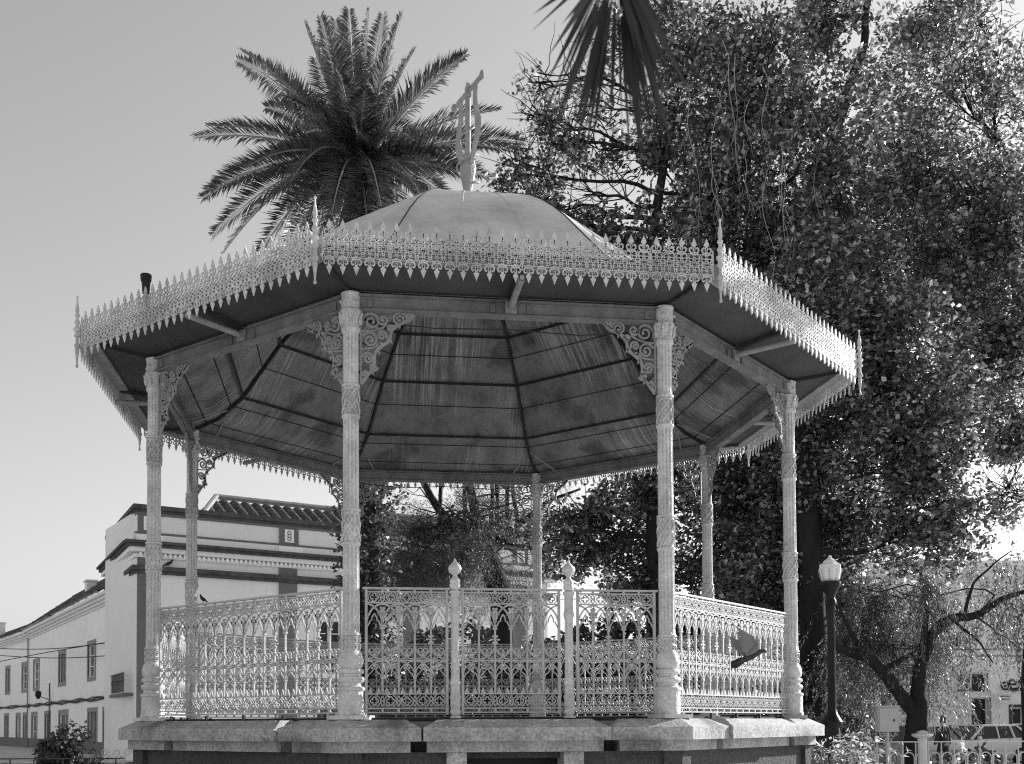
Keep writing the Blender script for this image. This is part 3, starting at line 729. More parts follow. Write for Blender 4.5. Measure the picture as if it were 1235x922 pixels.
# ------------------------------------------------------------------ palms
def frond_path(b, t, arch, n=16):
    b = np.array(b); t = np.array(t); c = (b+t)/2 + np.array([0, 0, arch])
    c = c*0.8 + 0.2*(b + (t-b)*0.35 + np.array([0, 0, arch]))
    return [((1-u)**2*b + 2*u*(1-u)*c + u*u*t) for u in np.linspace(0, 1, n)]
def frond_mesh(path, nl, Lmax, wid, vee=0.35, droop=0.15, start=0.10, tipf=0.25):
    path = np.array(path); n = len(path); u = np.linspace(start, 0.995, nl)
    idx = u*(n-1); i0 = np.minimum(idx.astype(int), n-2); fr = (idx-i0)[:, None]
    P = path[i0]*(1-fr)+path[i0+1]*fr; Tn = path[i0+1]-path[i0]; Tn /= np.linalg.norm(Tn, axis=1)[:, None]
    up = np.array([0, 0, 1.0]); S = np.cross(Tn, up); S /= (np.linalg.norm(S, axis=1)[:, None]+1e-6); Nn = np.cross(S, Tn)
    roll = rng.normal()*0.5
    S2 = S*math.cos(roll)+Nn*math.sin(roll); Nn = -S*math.sin(roll)+Nn*math.cos(roll); S = S2
    Lp = Lmax*np.clip(np.minimum((u-start)/0.2+0.45, 1), 0, 1)*(1-(1-tipf)*np.clip((u-0.5)/0.5, 0, 1)**1.6)
    Vs = []; 
    for sg in (-1, 1):
        l = (Lp*(0.85+0.3*rng.random(nl)))[:, None]
        fwd = 0.45+0.55*u[:, None]+rng.normal(size=(nl, 1))*0.08
        D = S*sg + Tn*fwd + Nn*(vee+rng.normal(size=(nl, 1))*0.15); D /= np.linalg.norm(D, axis=1)[:, None]
        mid = P + D*l*0.5; tip = P + D*l + np.array([0, 0, -1.0])*droop*l + rng.normal(size=(nl, 3))*0.02
        wv = Tn*wid/2
        Vs.append(np.stack([P-wv*0.6, mid-wv, tip, mid+wv], 1).reshape(-1, 3))
    V = np.concatenate(Vs); return V, np.arange(len(V)).reshape(-1, 4)

# the tall palm rising behind the bandstand
pd_ = 26.0
pb = ground_at(441, pd_); ptop = at(432, 196, pd_)
PT = thing('palm_tree', 'tall feather palm with a full crown rising behind the bandstand roof', 'palm tree', tuple(pb))
tk = MB(); H = ptop[2]-0.2; pr = []
for i in range(61):
    t = i/60; z = H*t; r = 0.42 + 0.10*math.exp(-t*14) + 0.10*max(0, (t-0.85)/0.15) + 0.022*((i % 2)*2-1); pr.append((r, z))
tk.lathe(pr, 18)
for v in range(len(tk.v)):
    x, y, z = tk.v[v]; tk.v[v] = (x + (ptop[0]-pb[0])*z/H, y + 0.0, z)
for i in range(260):                                # stubs of old leaf bases and ivy-like fibre below the crown
    a = random.random()*2*PI; z = H*(0.30+0.70*random.random()**0.6); r = 0.42; x0 = (ptop[0]-pb[0])*z/H
    tk.tube([(x0+r*math.cos(a), r*math.sin(a), z), (x0+(r+0.12)*math.cos(a), (r+0.12)*math.sin(a), z+0.16)], [0.05, 0.02], 4)
tk.build('trunk', M['palmbark'], PT)
iv = np.stack([rng.normal(0, 0.42, 1400)*0.8+0.1, rng.normal(0, 0.42, 1400), rng.uniform(3.2, 9.0, 1400)], 1)
V, Fq = crown_leaves(iv, 5, 0.12, 0.12, 0.08); fast('ivy', V, Fq, M['needle'], PT)
ctr = np.array(ptop)-np.array(pb)
tips = [(292, 62, 0, .5), (286, 72, 1, .6), (330, 90, 1.2, .3), (368, 30, .4, .15), (386, 20, -.8, .1), (404, 24, 1, .1), (421, 12, -.5, .1), (445, 10, .6, .05), (462, 18, 1.4, .05), (484, 18, -.6, .1), (500, 62, .5, .2), (470, 60, -1.5, .1), (345, 118, -1.4, .3),
        (562, 66, -.3, .45), (556, 72, .9, .5), (602, 133, .2, .5), (632, 172, .4, .65), (618, 182, -.8, .5), (566, 215, -1.2, .6), (590, 215, 1.0, .7), (540, 205, -1.6, .5), (540, 240, 1.6, .6),
        (236, 166, .2, .65), (252, 152, -.6, .6), (300, 200, -1.2, .9), (244, 240, 0, 1.0), (256, 285, -.7, 1.1), (270, 305, .9, 1.2), (250, 230, 1.2, .9), (320, 130, .8, .5),
        (300, 330, -1.2, 1.0), (335, 330, -1.6, 1.1), (365, 335, 1.6, 1.0), (395, 340, -2.2, .9), (420, 345, -2.4, .9), (450, 340, -2.3, .8), (475, 320, -1.9, .9), (505, 300, -1.5, 1.0), (525, 280, 1.5, 1.0), (490, 330, 1.5, 1.0),
        (410, 90, -2.4, .3), (440, 110, -2.9, .4), (470, 100, 2.6, .3), (400, 120, 2.6, .3), (370, 160, -2.7, .8), (500, 170, -2.7, .8), (430, 160, -3.2, .8), (350, 220, -2.8, 1.1), (400, 260, -3.1, 1.2), (460, 250, -3.1, 1.2), (510, 240, -2.6, 1.1),
        (345, 250, 2.6, 1.2), (520, 200, 2.7, .9), (430, 300, 2.8, 1.2), (440, 60, 2.0, .2), (380, 70, 2.0, .2), (510, 110, 1.8, .3), (340, 180, 2.4, .7)]
for (tx, ty, dd, ar) in tips:
    tip = np.array(at(tx, ty, pd_+dd)) - np.array(pb); dv = tip-ctr
    b0 = ctr + np.array([0.25*dv[0]/4, 0.25*dv[1]/4, 0.1*dv[2]/4 - 0.1])
    path = frond_path(b0, tip, ar*0.9 + random.uniform(-.1, .2))
    V, Fq = frond_mesh(path, 130, 0.68, 0.048, droop=0.10)
    fo = fast('frond', V, Fq, M['frond'], PT)
    st = MB(); st.tube([tuple(p) for p in path], [0.042*(1-0.85*i/15) for i in range(16)], 5); st.build('leaf_stalk', M['rachis'], fo)

# the near palm: its trunk stands beside the viewer, one leaf hangs into the top of the view
np_base = Vector((3.4, -11.3, 0)); 
NP = thing('palm_tree', 'nearer palm whose long thin leaflets hang into the top of the view', 'palm tree', tuple(np_base))
tk = MB(); tk.lathe([(0.30+0.02*((i % 2)*2-1), 5.6*i/40) for i in range(41)], 14); tk.build('trunk', M['palmbark'], NP)
c0 = Vector((0, 0, 5.6))
tipn = Vector(at(745, 20, 3.1))-np_base; tipn2 = Vector(at(770, -60, 3.2))-np_base
path = bez(tuple(c0), tuple(c0+Vector((-0.8, 0.3, 0.75))), tuple(tipn2+Vector((0.35, 0.05, 0.45))), tuple(tipn), 24)
fan = []; st = MB(); st.tube(path, [0.03*(1-0.75*i/24) for i in range(25)], 6)
Vn = []; pth = np.array(path)
base_pts = []
hang = [(655, 95, 0.0), (640, 30, .1), (648, 145, -.1), (655, 190, .05), (672, 130, .1), (690, 165, -.15), (685, 200, .05), (705, 120, 0.1), (716, 175, -.1), (733, 165, .08), (748, 150, -.05), (760, 90, .1), (783, 130, 0), (790, 165, .12), (797, 205, -.1), (776, 160, .05), (803, 110, -.12), (812, 180, .1), (822, 70, 0), (835, 110, .1), (830, 40, -.1), (660, 60, .2), (675, 20, -.2), (700, 60, .2), (770, 60, -.2), (810, 30, .15), (846, 20, .1), (792, 75, .25), (640, 8, .0), (786, 185, -.1), (700, 210, .15), (668, 160, .2)] + [(random.choice([690, 735, 775, 790, 800])+random.gauss(0, 18), random.uniform(60, 205), random.uniform(-.25, .25)) for _ in range(40)]
cen = np.array([745, -8])
for (hx, hy, dd) in hang:
    f = min(1, abs(hx-cen[0])/110)
    u = 0.99-0.25*f*random.uniform(.6, 1); bp = pth[int(u*24)]; 
    bx = 745+(hx-745)*0.12
    bp = np.array(at(bx, -10-30*f, 3.1))-np.array(np_base)
    tp = np.array(at(hx+random.uniform(-3, 3), hy+10, 3.1+dd))-np.array(np_base)
    D = tp-bp; md = bp+D*0.5+np.array([0, 0, .01]); side = np.cross(D, np.array([0, 1, 0.4])); side /= np.linalg.norm(side); wv = side*random.uniform(0.004, 0.009)
    Vn += [bp-wv*0.5, md-wv, tp, md+wv]
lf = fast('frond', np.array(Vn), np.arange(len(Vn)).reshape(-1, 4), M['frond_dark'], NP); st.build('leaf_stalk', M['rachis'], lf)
for a in range(0, 360, 40):                        # the rest of its crown, outside the view
    if 100 < a < 200: continue
    dv = np.array([math.cos(R(a)), math.sin(R(a)), 0.0])
    if dv[1] > 0.55: continue
    path = frond_path(np.array(c0), np.array(c0)+dv*2.6+np.array([0, 0, 0.2]), 0.9)
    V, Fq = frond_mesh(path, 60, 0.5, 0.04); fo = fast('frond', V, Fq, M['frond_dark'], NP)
    s2 = MB(); s2.tube([tuple(p) for p in path], [0.03*(1-0.85*i/15) for i in range(16)], 5); s2.build('leaf_stalk', M['rachis'], fo)

# ------------------------------------------------------------------ broadleaf trees on the right
d = 25
leafy_tree('dense leafy tree with its thick trunk close behind the street lamp', ground_at(984, d), [at(982, 760, d), at(975, 640, d), at(962, 480, d), at(950, 330, d), at(985, 210, d), at(1032, 100, d+.5), at(1055, -40, d+1)],
    [B(900, 130, d, 95, 130, 700), B(860, 330, d+1, 80, 110, 520), B(980, 330, d+1, 100, 120, 900), B(1070, 440, d-1, 110, 110, 1050), B(1090, 570, d-1.5, 80, 80, 700), B(960, 520, d+1, 95, 110, 1000), B(1010, 640, d, 90, 70, 800), B(930, 690, d+1.5, 100, 60, 800),
     B(990, 20, d+1, 45, 80, 200), B(870, 480, d+2, 80, 90, 620), B(1130, 640, d-1, 48, 42, 230), B(1000, 740, d+1.5, 60, 50, 420), B(880, 610, d+2, 80, 70, 600), B(1000, 450, d+2, 120, 200, 1200), B(1010, 200, d-1.2, 60, 120, 320), B(975, 360, d-1.2, 50, 90, 300), B(930, 230, d+2, 80, 150, 500)],
    'leaf', per=22, r0=0.36, gap=-0.2)
d = 27
leafy_tree('broad leafy tree whose dark trunk stands right of the parked pale hatchback', ground_at(1246, 22), [at(1248, 780, 22), at(1262, 600, 23), at(1265, 420, 25), at(1250, 300, 26), at(1210, 180, 27)],
    [B(1150, 120, d, 110, 110, 600), B(1200, 280, d-1, 100, 110, 800), B(1210, 420, d-1, 80, 90, 750), B(1110, 230, d, 100, 100, 600), B(1100, 40, d+1, 60, 50, 130), B(1180, 20, d, 80, 50, 260), B(1220, 520, d-2, 40, 50, 240), B(1130, 350, d+1, 90, 80, 650), B(1215, 600, d-3, 22, 18, 40), B(1290, 200, d, 80, 200, 500), B(1160, 330, d+1.5, 110, 200, 450), B(1060, 270, d+1.5, 80, 100, 330), B(1170, 480, d+1, 50, 70, 300), ((16.5, 6.5, 11.9), (3.8, 3.8, 1.9), 560)],  # last ellipsoid is out of view, added to shade the right lace
    'leaf2', per=16, r0=0.27, gap=-0.2)
d = 26
leafy_tree('tall leafy tree spreading over the bandstand roof beside the lyre', ground_at(792, d), [at(792, 720, d), at(788, 600, d), at(770, 450, d), at(780, 330, d), at(800, 200, d), at(830, 90, d)],
    [B(830, 60, d, 75, 80, 380), B(790, 190, d, 75, 85, 420), B(705, 235, d, 70, 60, 150), B(635, 210, d, 40, 26, 40), B(655, 150, d, 26, 36, 34), B(650, 100, d, 16, 14, 10), B(690, 170, d, 40, 50, 60), B(730, 130, d, 50, 60, 80), B(760, 40, d, 50, 50, 90), B(650, 260, d, 40, 22, 60), B(760, 300, d, 80, 60, 420), B(850, 240, d+.5, 60, 90, 430), B(690, 640, d, 60, 45, 190), B(760, 610, d, 70, 60, 430), B(810, 680, d, 75, 60, 560),
     B(740, 690, d, 60, 45, 420), B(850, 700, d-.5, 60, 80, 600), B(620, 240, d, 22, 20, 40), B(860, 400, d+1, 60, 80, 300), B(700, 290, d, 50, 30, 120), B(820, 560, d+1, 60, 50, 320)],
    'leaf', per=18, L=0.135, Wd=0.09, r0=0.30, gap=-0.10, spread=0.3)
# vine strands hanging from the tall trees
vt = thing('creeper', 'pale leafless creeper strands hanging in front of the tall trees above the roof', 'creeper', tuple(at(860, 250, 23.5)))
vb = MB(); base = np.array(at(860, 250, 23.5))
for i in range(14):
    x0 = random.gauss(870, 26) if i < 9 else random.uniform(900, 990); y0 = random.uniform(40, 220); ln = random.uniform(70, 190); pts = []
    o = random.random()*30
    for j in range(14):
        t = j/13; pts.append(tuple(np.array(at(x0+14*noise.noise(Vector((o, t*2.5, 0)))+10*t, min(y0+ln*t, 400), 23.3+0.5*noise.noise(Vector((o, 3, t)))))-base))
    vb.tube(pts, [0.009*(1-0.8*j/13) for j in range(14)], 4)
    for _ in range(3):
        q = Vector(pts[random.randint(2, 11)]); limb(vb, q, q+Vector((random.gauss(0, .2), 0, -random.uniform(.3, .8))), 0.006, 0.002, 0.25, 5, seg=4)
vb.build('strand', M['rachis'], vt)

# ------------------------------------------------------------------ fine leaved trees
def sprays(tw, m, T_, nl, slen, L, Wd, hang):
    n = len(tw); D = rng.normal(size=(n, 3)); D[:, 2] = D[:, 2]*0.4-hang; D /= np.linalg.norm(D, axis=1)[:, None]
    t = np.tile(np.linspace(0, 1, nl), n)[:, None]; P = np.repeat(tw, nl, 0) + np.repeat(D, nl, 0)*t*slen*np.repeat(0.6+0.8*rng.random(n), nl)[:, None]
    P[:, 2] -= (t[:, 0]**2)*slen*0.35*hang
    P += rng.normal(size=P.shape)*0.02
    V, Fq = leaf_cards(P, L, Wd, dirs=np.repeat(D, nl, 0)*0.5+rng.normal(size=P.shape)*0.45+np.array([0, 0, -0.35*hang]))
    return fast('crown', V, Fq, M[m], T_)
d = 30
b0 = ground_at(608, d)
DT = thing('tamarisk_tree', 'dark feathery tree with a leaning trunk seen through the middle of the bandstand', 'tree', tuple(b0), 0, 'trees of the square')
tr = MB(); P_ = lambda x, y, dd=0: tuple(Vector(at(x, y, d+dd))-b0)
tr.tube([(0, 0, -.1), P_(606, 720), P_(585, 665), P_(572, 648)], [0.40, 0.34, 0.28, 0.24], 10)
tr.tube([P_(572, 650), P_(540, 630), P_(520, 600), P_(500, 560), P_(480, 500)], [0.2, 0.14, 0.1, 0.07, 0.03], 8)
tr.tube([P_(575, 652), P_(572, 610), P_(560, 560), P_(555, 480)], [0.2, 0.13, 0.09, 0.04], 8)
tr.tube([P_(590, 668), P_(618, 640), P_(660, 605), P_(700, 590)], [0.16, 0.10, 0.06, 0.03], 8)
for i in range(60):
    x = random.uniform(470, 690); y = random.uniform(585, 700); limb(tr, P_(random.uniform(540, 600), random.uniform(600, 670), random.uniform(-1, 1)), P_(x, y, random.uniform(-2, 2)), 0.035, 0.006, 0.25, 6, seg=4)
for x in (590, 600, 612, 625, 560, 530): limb(tr, P_(x, 650), P_(x+random.uniform(-12, 12), 440, 1), 0.07, 0.03, 0.05, 8, seg=6)
tr.build('trunk', M['bark'], DT, smooth=True)
tw = blob_twigs([(np.array(c)-np.array(b0), r, n) for c, r, n in [B(510, 640, d, 58, 48, 900), B(545, 690, d+.6, 85, 36, 1700), B(480, 690, d, 45, 36, 600), B(570, 610, d, 60, 40, 380), B(650, 625, d, 50, 40, 360), B(550, 670, d-1.2, 85, 42, 2000), B(620, 690, d-.5, 60, 30, 500), B(590, 620, d-1, 90, 40, 500), B(610, 580, d, 70, 28, 110), B(640, 690, d, 35, 20, 120), B(560, 450, d, 90, 90, 300)]], -0.1)
sprays(tw, 'needle', DT, 26, 0.75, 0.085, 0.014, 0.35)

d = 22.5
b0 = ground_at(1104, d)
WT = thing('pepper_tree', 'weeping pepper tree with a forked dark trunk behind the grey cabinet', 'tree', tuple(b0), 0, 'trees of the square')
tr = MB(); P_ = lambda x, y, dd=0: tuple(Vector(at(x, y, d+dd))-b0)
def wobtube(pts, r0, r1, n=8):
    q = [pts[0]]; 
    for a, b in zip(pts[:-1], pts[1:]):
        for j in (1.0,):
            p = Vector(a).lerp(Vector(b), j); 
            if j < 1: p += Vector((random.gauss(0, .03), random.gauss(0, .03), random.gauss(0, .03)))
            q.append(tuple(p))
    q = [tuple(v) for v in smooth_path([Vector(v) for v in q], 3)]; q = [tuple(Vector(v)+Vector((noise.noise(Vector(v)*2.5), 0, noise.noise(Vector(v)*2.5+Vector((9, 9, 9)))))*0.05) for v in q]
    tr.tube(q, [(r0+(r1-r0)*i/(len(q)-1))*(1+0.12*noise.noise(Vector(q[i])*4)) for i in range(len(q))], n); return q
wobtube([(0, 0, -.1), P_(1104, 900), P_(1106, 870), P_(1107, 845)], 0.27, 0.19, 10)
wobtube([P_(1104, 862), P_(1085, 838), P_(1062, 805), P_(1042, 792), P_(1008, 780)], 0.17, 0.07)
wobtube([P_(1048, 796), P_(1022, 760), P_(1010, 720)], 0.07, 0.02)
wobtube([P_(1066, 808), P_(1090, 795), P_(1100, 790), P_(1108, 800)], 0.06, 0.05)
wobtube([P_(1107, 850), P_(1108, 815), P_(1118, 780), P_(1132, 752), P_(1155, 745), P_(1185, 742), P_(1215, 716), P_(1250, 711)], 0.17, 0.03)
wobtube([P_(1110, 800), P_(1120, 740), P_(1112, 690)], 0.10, 0.03)
wobtube([P_(1165, 745), P_(1168, 715), P_(1180, 695), P_(1205, 675), P_(1222, 665)], 0.045, 0.006)
wobtube([P_(1150, 748), P_(1170, 765), P_(1185, 780), P_(1198, 800)], 0.04, 0.01)
for i in range(16):
    x = random.uniform(990, 1235); y = random.uniform(690, 790); s = random.choice([(1118, 780), (1150, 745), (1042, 792), (1115, 720), (1200, 718), (1178, 744), (1085, 800)])
    limb(tr, P_(*s), P_(x, y, random.uniform(-1.2, 1.2)), 0.022, 0.004, 0.3, 6, seg=4)
tr.build('trunk', M['bark'], WT, smooth=True)
tw = blob_twigs([(np.array(c)-np.array(b0), r, n) for c, r, n in [B(1100, 715, d+.9, 52, 40, 420), B(1055, 765, d+.9, 50, 40, 240), B(1018, 765, d+.4, 26, 50, 130), B(1135, 765, d+1, 30, 50, 230), B(1075, 790, d-.6, 40, 20, 60), B(1120, 700, d-.5, 40, 24, 90), B(1200, 692, d, 42, 26, 130), B(1225, 715, d, 26, 22, 60), B(1155, 745, d, 30, 22, 22), B(1215, 735, d, 25, 30, 20), B(1040, 715, d+.8, 40, 40, 200)]], 0.0, 1.1)
sprays(tw, 'pepper', WT, 46, 1.1, 0.10, 0.022, 1.7)

def shrub(label, px, d, h, w, m, n=900, per=8, L=0.09, Wd=0.05, group=None, name='shrub', base_z=0.0, elong=1.0):
    b = ground_at(px, d, base_z); S = thing(name, label, 'shrub', tuple(b), 0, group)
    tw = blob_twigs([(np.array([0, 0, h*0.55]), (w/2, w/2*elong, h*0.48), n), (np.array([w*0.15, 0, h*0.35]), (w/2, w/2*elong, h*0.33), n//2)], -0.2, 1.4)
    tw = tw[tw[:, 2] > 0.03]
    V, Fq = crown_leaves(tw, per, 0.14, L, Wd); fast('crown', V, Fq, M[m], S)
    st = MB()
    for i in range(14):
        a = random.random()*2*PI; limb(st, (0.06*math.cos(a), 0.06*math.sin(a), -0.03), (w*0.33*math.cos(a), w*0.33*math.sin(a), h*random.uniform(.5, .9)), 0.03, 0.008, 0.2, 5, seg=5)
    st.build('stem', M['bark'], S)
    return S
shrub('pale leafy shrub growing against the corner of the plinth by the lamp post', 1006, 13.5, 1.35, 0.85, 'bush2', 380, 8, 0.09, 0.035)
shrub('dark round shrub in front of the row of white houses', 68, 24, 1.45, 0.95, 'bush', 500, 10, 0.12, 0.07)
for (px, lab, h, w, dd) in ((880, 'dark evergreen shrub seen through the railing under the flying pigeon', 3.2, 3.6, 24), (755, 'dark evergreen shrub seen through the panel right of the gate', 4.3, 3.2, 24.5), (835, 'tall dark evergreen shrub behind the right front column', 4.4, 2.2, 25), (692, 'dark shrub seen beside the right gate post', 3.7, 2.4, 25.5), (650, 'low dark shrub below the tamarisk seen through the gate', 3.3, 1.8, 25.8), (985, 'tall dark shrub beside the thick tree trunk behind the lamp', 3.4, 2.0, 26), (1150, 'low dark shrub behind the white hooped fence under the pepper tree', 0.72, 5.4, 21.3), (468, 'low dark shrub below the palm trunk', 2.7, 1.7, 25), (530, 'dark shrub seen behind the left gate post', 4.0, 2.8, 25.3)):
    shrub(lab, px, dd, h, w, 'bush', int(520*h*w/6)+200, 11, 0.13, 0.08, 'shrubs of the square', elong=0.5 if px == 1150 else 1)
# ------------------------------------------------------------------ buildings
def facade(W_, H_, holes, depth=0.35, z0=0.0, back=6):
    """wall in the local XZ plane (front at y=0, outward is -y) with real openings"""
    m_ = MB(); xs = sorted({0, W_, *[h[0] for h in holes], *[h[1] for h in holes]}); zs = sorted({z0, H_, *[h[2] for h in holes], *[h[3] for h in holes]})
    inside = lambda x, z: any(h[0] < x < h[1] and h[2] < z < h[3] for h in holes)
    for i in range(len(xs)-1):
        for j in range(len(zs)-1):
            x0, x1, a, b = xs[i], xs[i+1], zs[j], zs[j+1]
            if inside((x0+x1)/2, (a+b)/2): continue
            m_.add([(x0, 0, a), (x1, 0, a), (x1, 0, b), (x0, 0, b)], [(0, 1, 2, 3)])
    for x0, x1, a, b in holes:
        m_.add([(x0, 0, a), (x0, 0, b), (x0, depth, b), (x0, depth, a), (x1, 0, a), (x1, 0, b), (x1, depth, b), (x1, depth, a)], [(0, 1, 2, 3), (7, 6, 5, 4), (1, 5, 6, 2), (0, 3, 7, 4)])
    m_.add([(0, 0.001, z0), (W_, 0.001, z0), (W_, back, z0), (0, back, z0), (0, 0.001, H_), (W_, 0.001, H_), (W_, back, H_), (0, back, H_)], [(4, 7, 6, 5), (1, 2, 6, 5), (3, 0, 4, 7), (2, 3, 7, 6)])
    return m_
def window(par, x0, x1, z0, z1, fr=0.16, bars=(1, 2), fm='frame', deep=0.16, hood=False, shut=False, name='window', sill=True, glass='glass'):
    f = MB(); p = 0.035
    f.box(x0-fr, x0, -p, 0.05, z0-0.0, z1); f.box(x1, x1+fr, -p, 0.05, z0, z1); f.box(x0-fr, x1+fr, -p, 0.05, z1+0.002, z1+fr)
    if sill: f.box(x0-fr, x1+fr, -p, 0.05, z0-fr, z0-0.002)
    if hood: f.box(x0-fr*1.5, x1+fr*1.5, -0.22, 0.05, z1+fr+0.25, z1+fr+0.36); f.box(x0-fr*1.2, x1+fr*1.2, -0.10, 0.05, z1+fr+0.1, z1+fr+0.248)
    w_ = f.build(name, M[fm], par)
    g_ = MB(); g_.box(x0+0.001, x1-0.001, deep, deep+0.03, z0, z1); g_.build('pane', M['shutter' if shut else glass], w_)
    s = MB(); t = 0.05
    s.box(x0+0.002, x0+t, deep-0.05, deep-0.003, z0, z1); s.box(x1-t, x1-0.002, deep-0.05, deep-0.003, z0, z1); s.box(x0+t, x1-t, deep-0.05, deep-0.003, z1-t, z1-0.002); s.box(x0+t, x1-t, deep-0.05, deep-0.003, z0+0.002, z0+t)
    for i in range(1, bars[0]+1): x = x0+(x1-x0)*i/(bars[0]+1); s.box(x-t/2, x+t/2, deep-0.045, deep-0.004, z0+t, z1-t)
    for i in range(1, bars[1]+1): z = z0+(z1-z0)*i/(bars[1]+1); s.box(x0+t, x1-t, deep-0.04, deep-0.005, z-0.02, z+0.02)
    s.build('sash', M['white' if not shut else 'shutter'], w_)
    return w_
def mould(par, name, m, x0, x1, z0, z1, prj, y1=0.05):
    b = MB(); b.box(x0, x1, -prj, y1, z0, z1); return b.build(name, M[m], par)
def cornice(par, x0, x1, steps, name='cornice', m='white'):   # stepped profile: (z0, z1, projection)
    b = MB()
    for z0, z1, p in steps: b.box(x0-p, x1+p, -p, 0.05, z0, z1-0.002)
    return b.build(name, M[m], par)
def tiles(par, x0, x1, y0, z0, y1, z1, pitch=0.24, name='roof', jag=0.03, hipl=0.0, hipr=0.0, m='tile'):
    """sheet of half-round tiles from the eave line (y0, z0) up to the ridge (y1, z1)"""
    nx = int((x1-x0)/pitch)*8; rows = 9; V = []; Fc = []
    L = math.hypot(y1-y0, z1-z0); ny, nz_ = -(z1-z0)/L, (y1-y0)/L
    for j in range(rows*2):
        row = j//2; t = (row + (j % 2)*0.999)/rows; lift = 0.035*(1-(j % 2))*1.0
        for i in range(nx+1):
            x = x0+(x1-x0)*i/nx; xx = min(max(x, x0+hipl*t), x1-hipr*t)
            h = 0.32*pitch*abs(math.sin(PI*i/8))**0.7 - 0.03 + lift + (random.random()-.5)*jag*0.2
            V.append((xx, y0+(y1-y0)*t+ny*h, z0+(z1-z0)*t+nz_*h))
    n = nx+1
    for j in range(rows*2-1):
        for i in range(nx): Fc.append((j*n+i, j*n+i+1, (j+1)*n+i+1, (j+1)*n+i))
    o = fast(name, np.array(V), np.array(Fc), M[m], par)
    return o
def pline(a, b):
    a = Vector(a); b = Vector(b); return math.atan2(b.y-a.y, b.x-a.x), (b-a).length

# --- corner building (classical, parapet and mouldings) ; front face runs to the right, side face to the back left
A = at(165, 700, 50.0); A = Vector((A[0], A[1], 0)); Bp = at(660, 700, 61.5); Bp = Vector((Bp[0], Bp[1], 0)); Cp = at(131, 700, 58.5); Cp = Vector((Cp[0], Cp[1], 0))
rzf, Lf = pline(A, Bp); rzs, Ls = pline(Cp, A)
HT = 11.5
CB = thing('corner_building', 'pale classical corner building with parapet and dark mouldings behind the left railing', 'building', tuple(A), rzf)
fh = []
def on_line(A_, B_, px):                            # distance along the wall line A_B_ at which the viewer sees column px
    r = FW + RT*(px-CX)/F; r = Vector((r[0], r[1])); a_ = Vector((A_[0]-CAM[0], A_[1]-CAM[1])); e = Vector((B_[0]-A_[0], B_[1]-A_[1])).normalized()
    return (a_.x*r.y-a_.y*r.x)/(r.x*e.y-r.y*e.x)
bay = on_line(A, Bp, 336); nb = int(Lf/bay)
for i in range(1, nb):
    for u in (0.30, 0.70):
        x = bay*i+0.9+(bay-1.0)*u; fh.append((x-0.6, x+0.6, 4.1, 6.7)); fh.append((x-0.65, x+0.65, 0.0, 2.4))
facade(Lf, HT-0.25, fh, 0.3).build('wall', M['wall2'], CB)
for h in fh: window(CB, *h, fr=0.15, bars=(1, 3), sill=h[2] > 1, name='window' if h[2] > 1 else 'door', fm='white')
SP = bpy.data.objects.new('side_wing', None); 
sd_ = facade(Ls, HT-0.25, [(Ls*0.52, Ls*0.52+1.1, 3.35, 6.3), (Ls*0.5, Ls*0.5+1.2, 0.0, 2.5), (Ls*0.2, Ls*0.2+1.0, 0.0, 2.5)], 0.3, back=0.45)
c_, s_ = math.cos(rzs-rzf), math.sin(rzs-rzf)
offv = Matrix.Rotation(-rzf, 3, 'Z') @ (Cp-A)
bpy.data.objects.remove(SP)
wing = sd_.build('side_wall', M['white'], CB, loc=(offv.x, offv.y, 0), rz=rzs-rzf)
window(wing, Ls*0.52, Ls*0.52+1.1, 3.35, 6.3, fr=0.16, bars=(1, 3), hood=True, name='balcony_door'); window(wing, Ls*0.5, Ls*0.5+1.2, 0, 2.5, sill=False, name='street_door', shut=True); window(wing, Ls*0.2, Ls*0.2+1.0, 0, 2.5, sill=False, name='street_door', shut=True)
b = MB(); b.box(Ls*0.28, Ls*0.95, -0.5, 0.05, 2.92, 3.06); bal = b.build('balcony', M['trim'], wing)
b = MB()
for i in range(34):
    x = Ls*0.28+0.03+(Ls*0.67-0.06)*i/33; b.box(x-0.012, x+0.012, -0.47, -0.45, 3.1, 3.95)
b.box(Ls*0.28, Ls*0.95, -0.485, -0.44, 3.95, 3.99)
for i in range(16):
    x = Ls*0.28+0.1+(Ls*0.67-0.2)*i/15; b.ribbon([(q[0], q[1]) for q in spiral(x, 3.6, 0.13, 0.04, 0, 1.3, 10)], 0.02, 0.02, -0.46)
b.build('balcony_railing', M['darkfence'], wing)
def mouldings(par, L, ends):
    e0, e1 = ends
    cornice(par, 0, L, [(11.30, 11.50, 0.20), (11.18, 11.30, 0.10)], 'parapet_coping', 'darktrim')
    cornice(par, 0, L, [(9.70, 9.82, 0.62), (9.55, 9.70, 0.50)], 'main_cornice', 'darktrim')
    cornice(par, 0, L, [(9.82, 10.15, 0.22), (9.35, 9.55, 0.38), (9.12, 9.28, 0.14)], 'cornice_bed', 'wall2')
    b = MB(); n = int(L/0.22)
    for i in range(n): x = L*(i+0.5)/n; b.box(x-0.055, x+0.055, -0.22, -0.142, 9.17, 9.33)
    b.build('dentils', M['white'], par)
    cornice(par, 0, L, [(8.55, 8.75, 0.24), (8.40, 8.55, 0.14)], 'string_course', 'darktrim')
    cornice(par, 0, L, [(10.15, 10.28, 0.08), (11.05, 11.18, 0.05)], 'parapet_band', 'trim')
mouldings(CB, Lf, (0, 0)); 
wm = wing
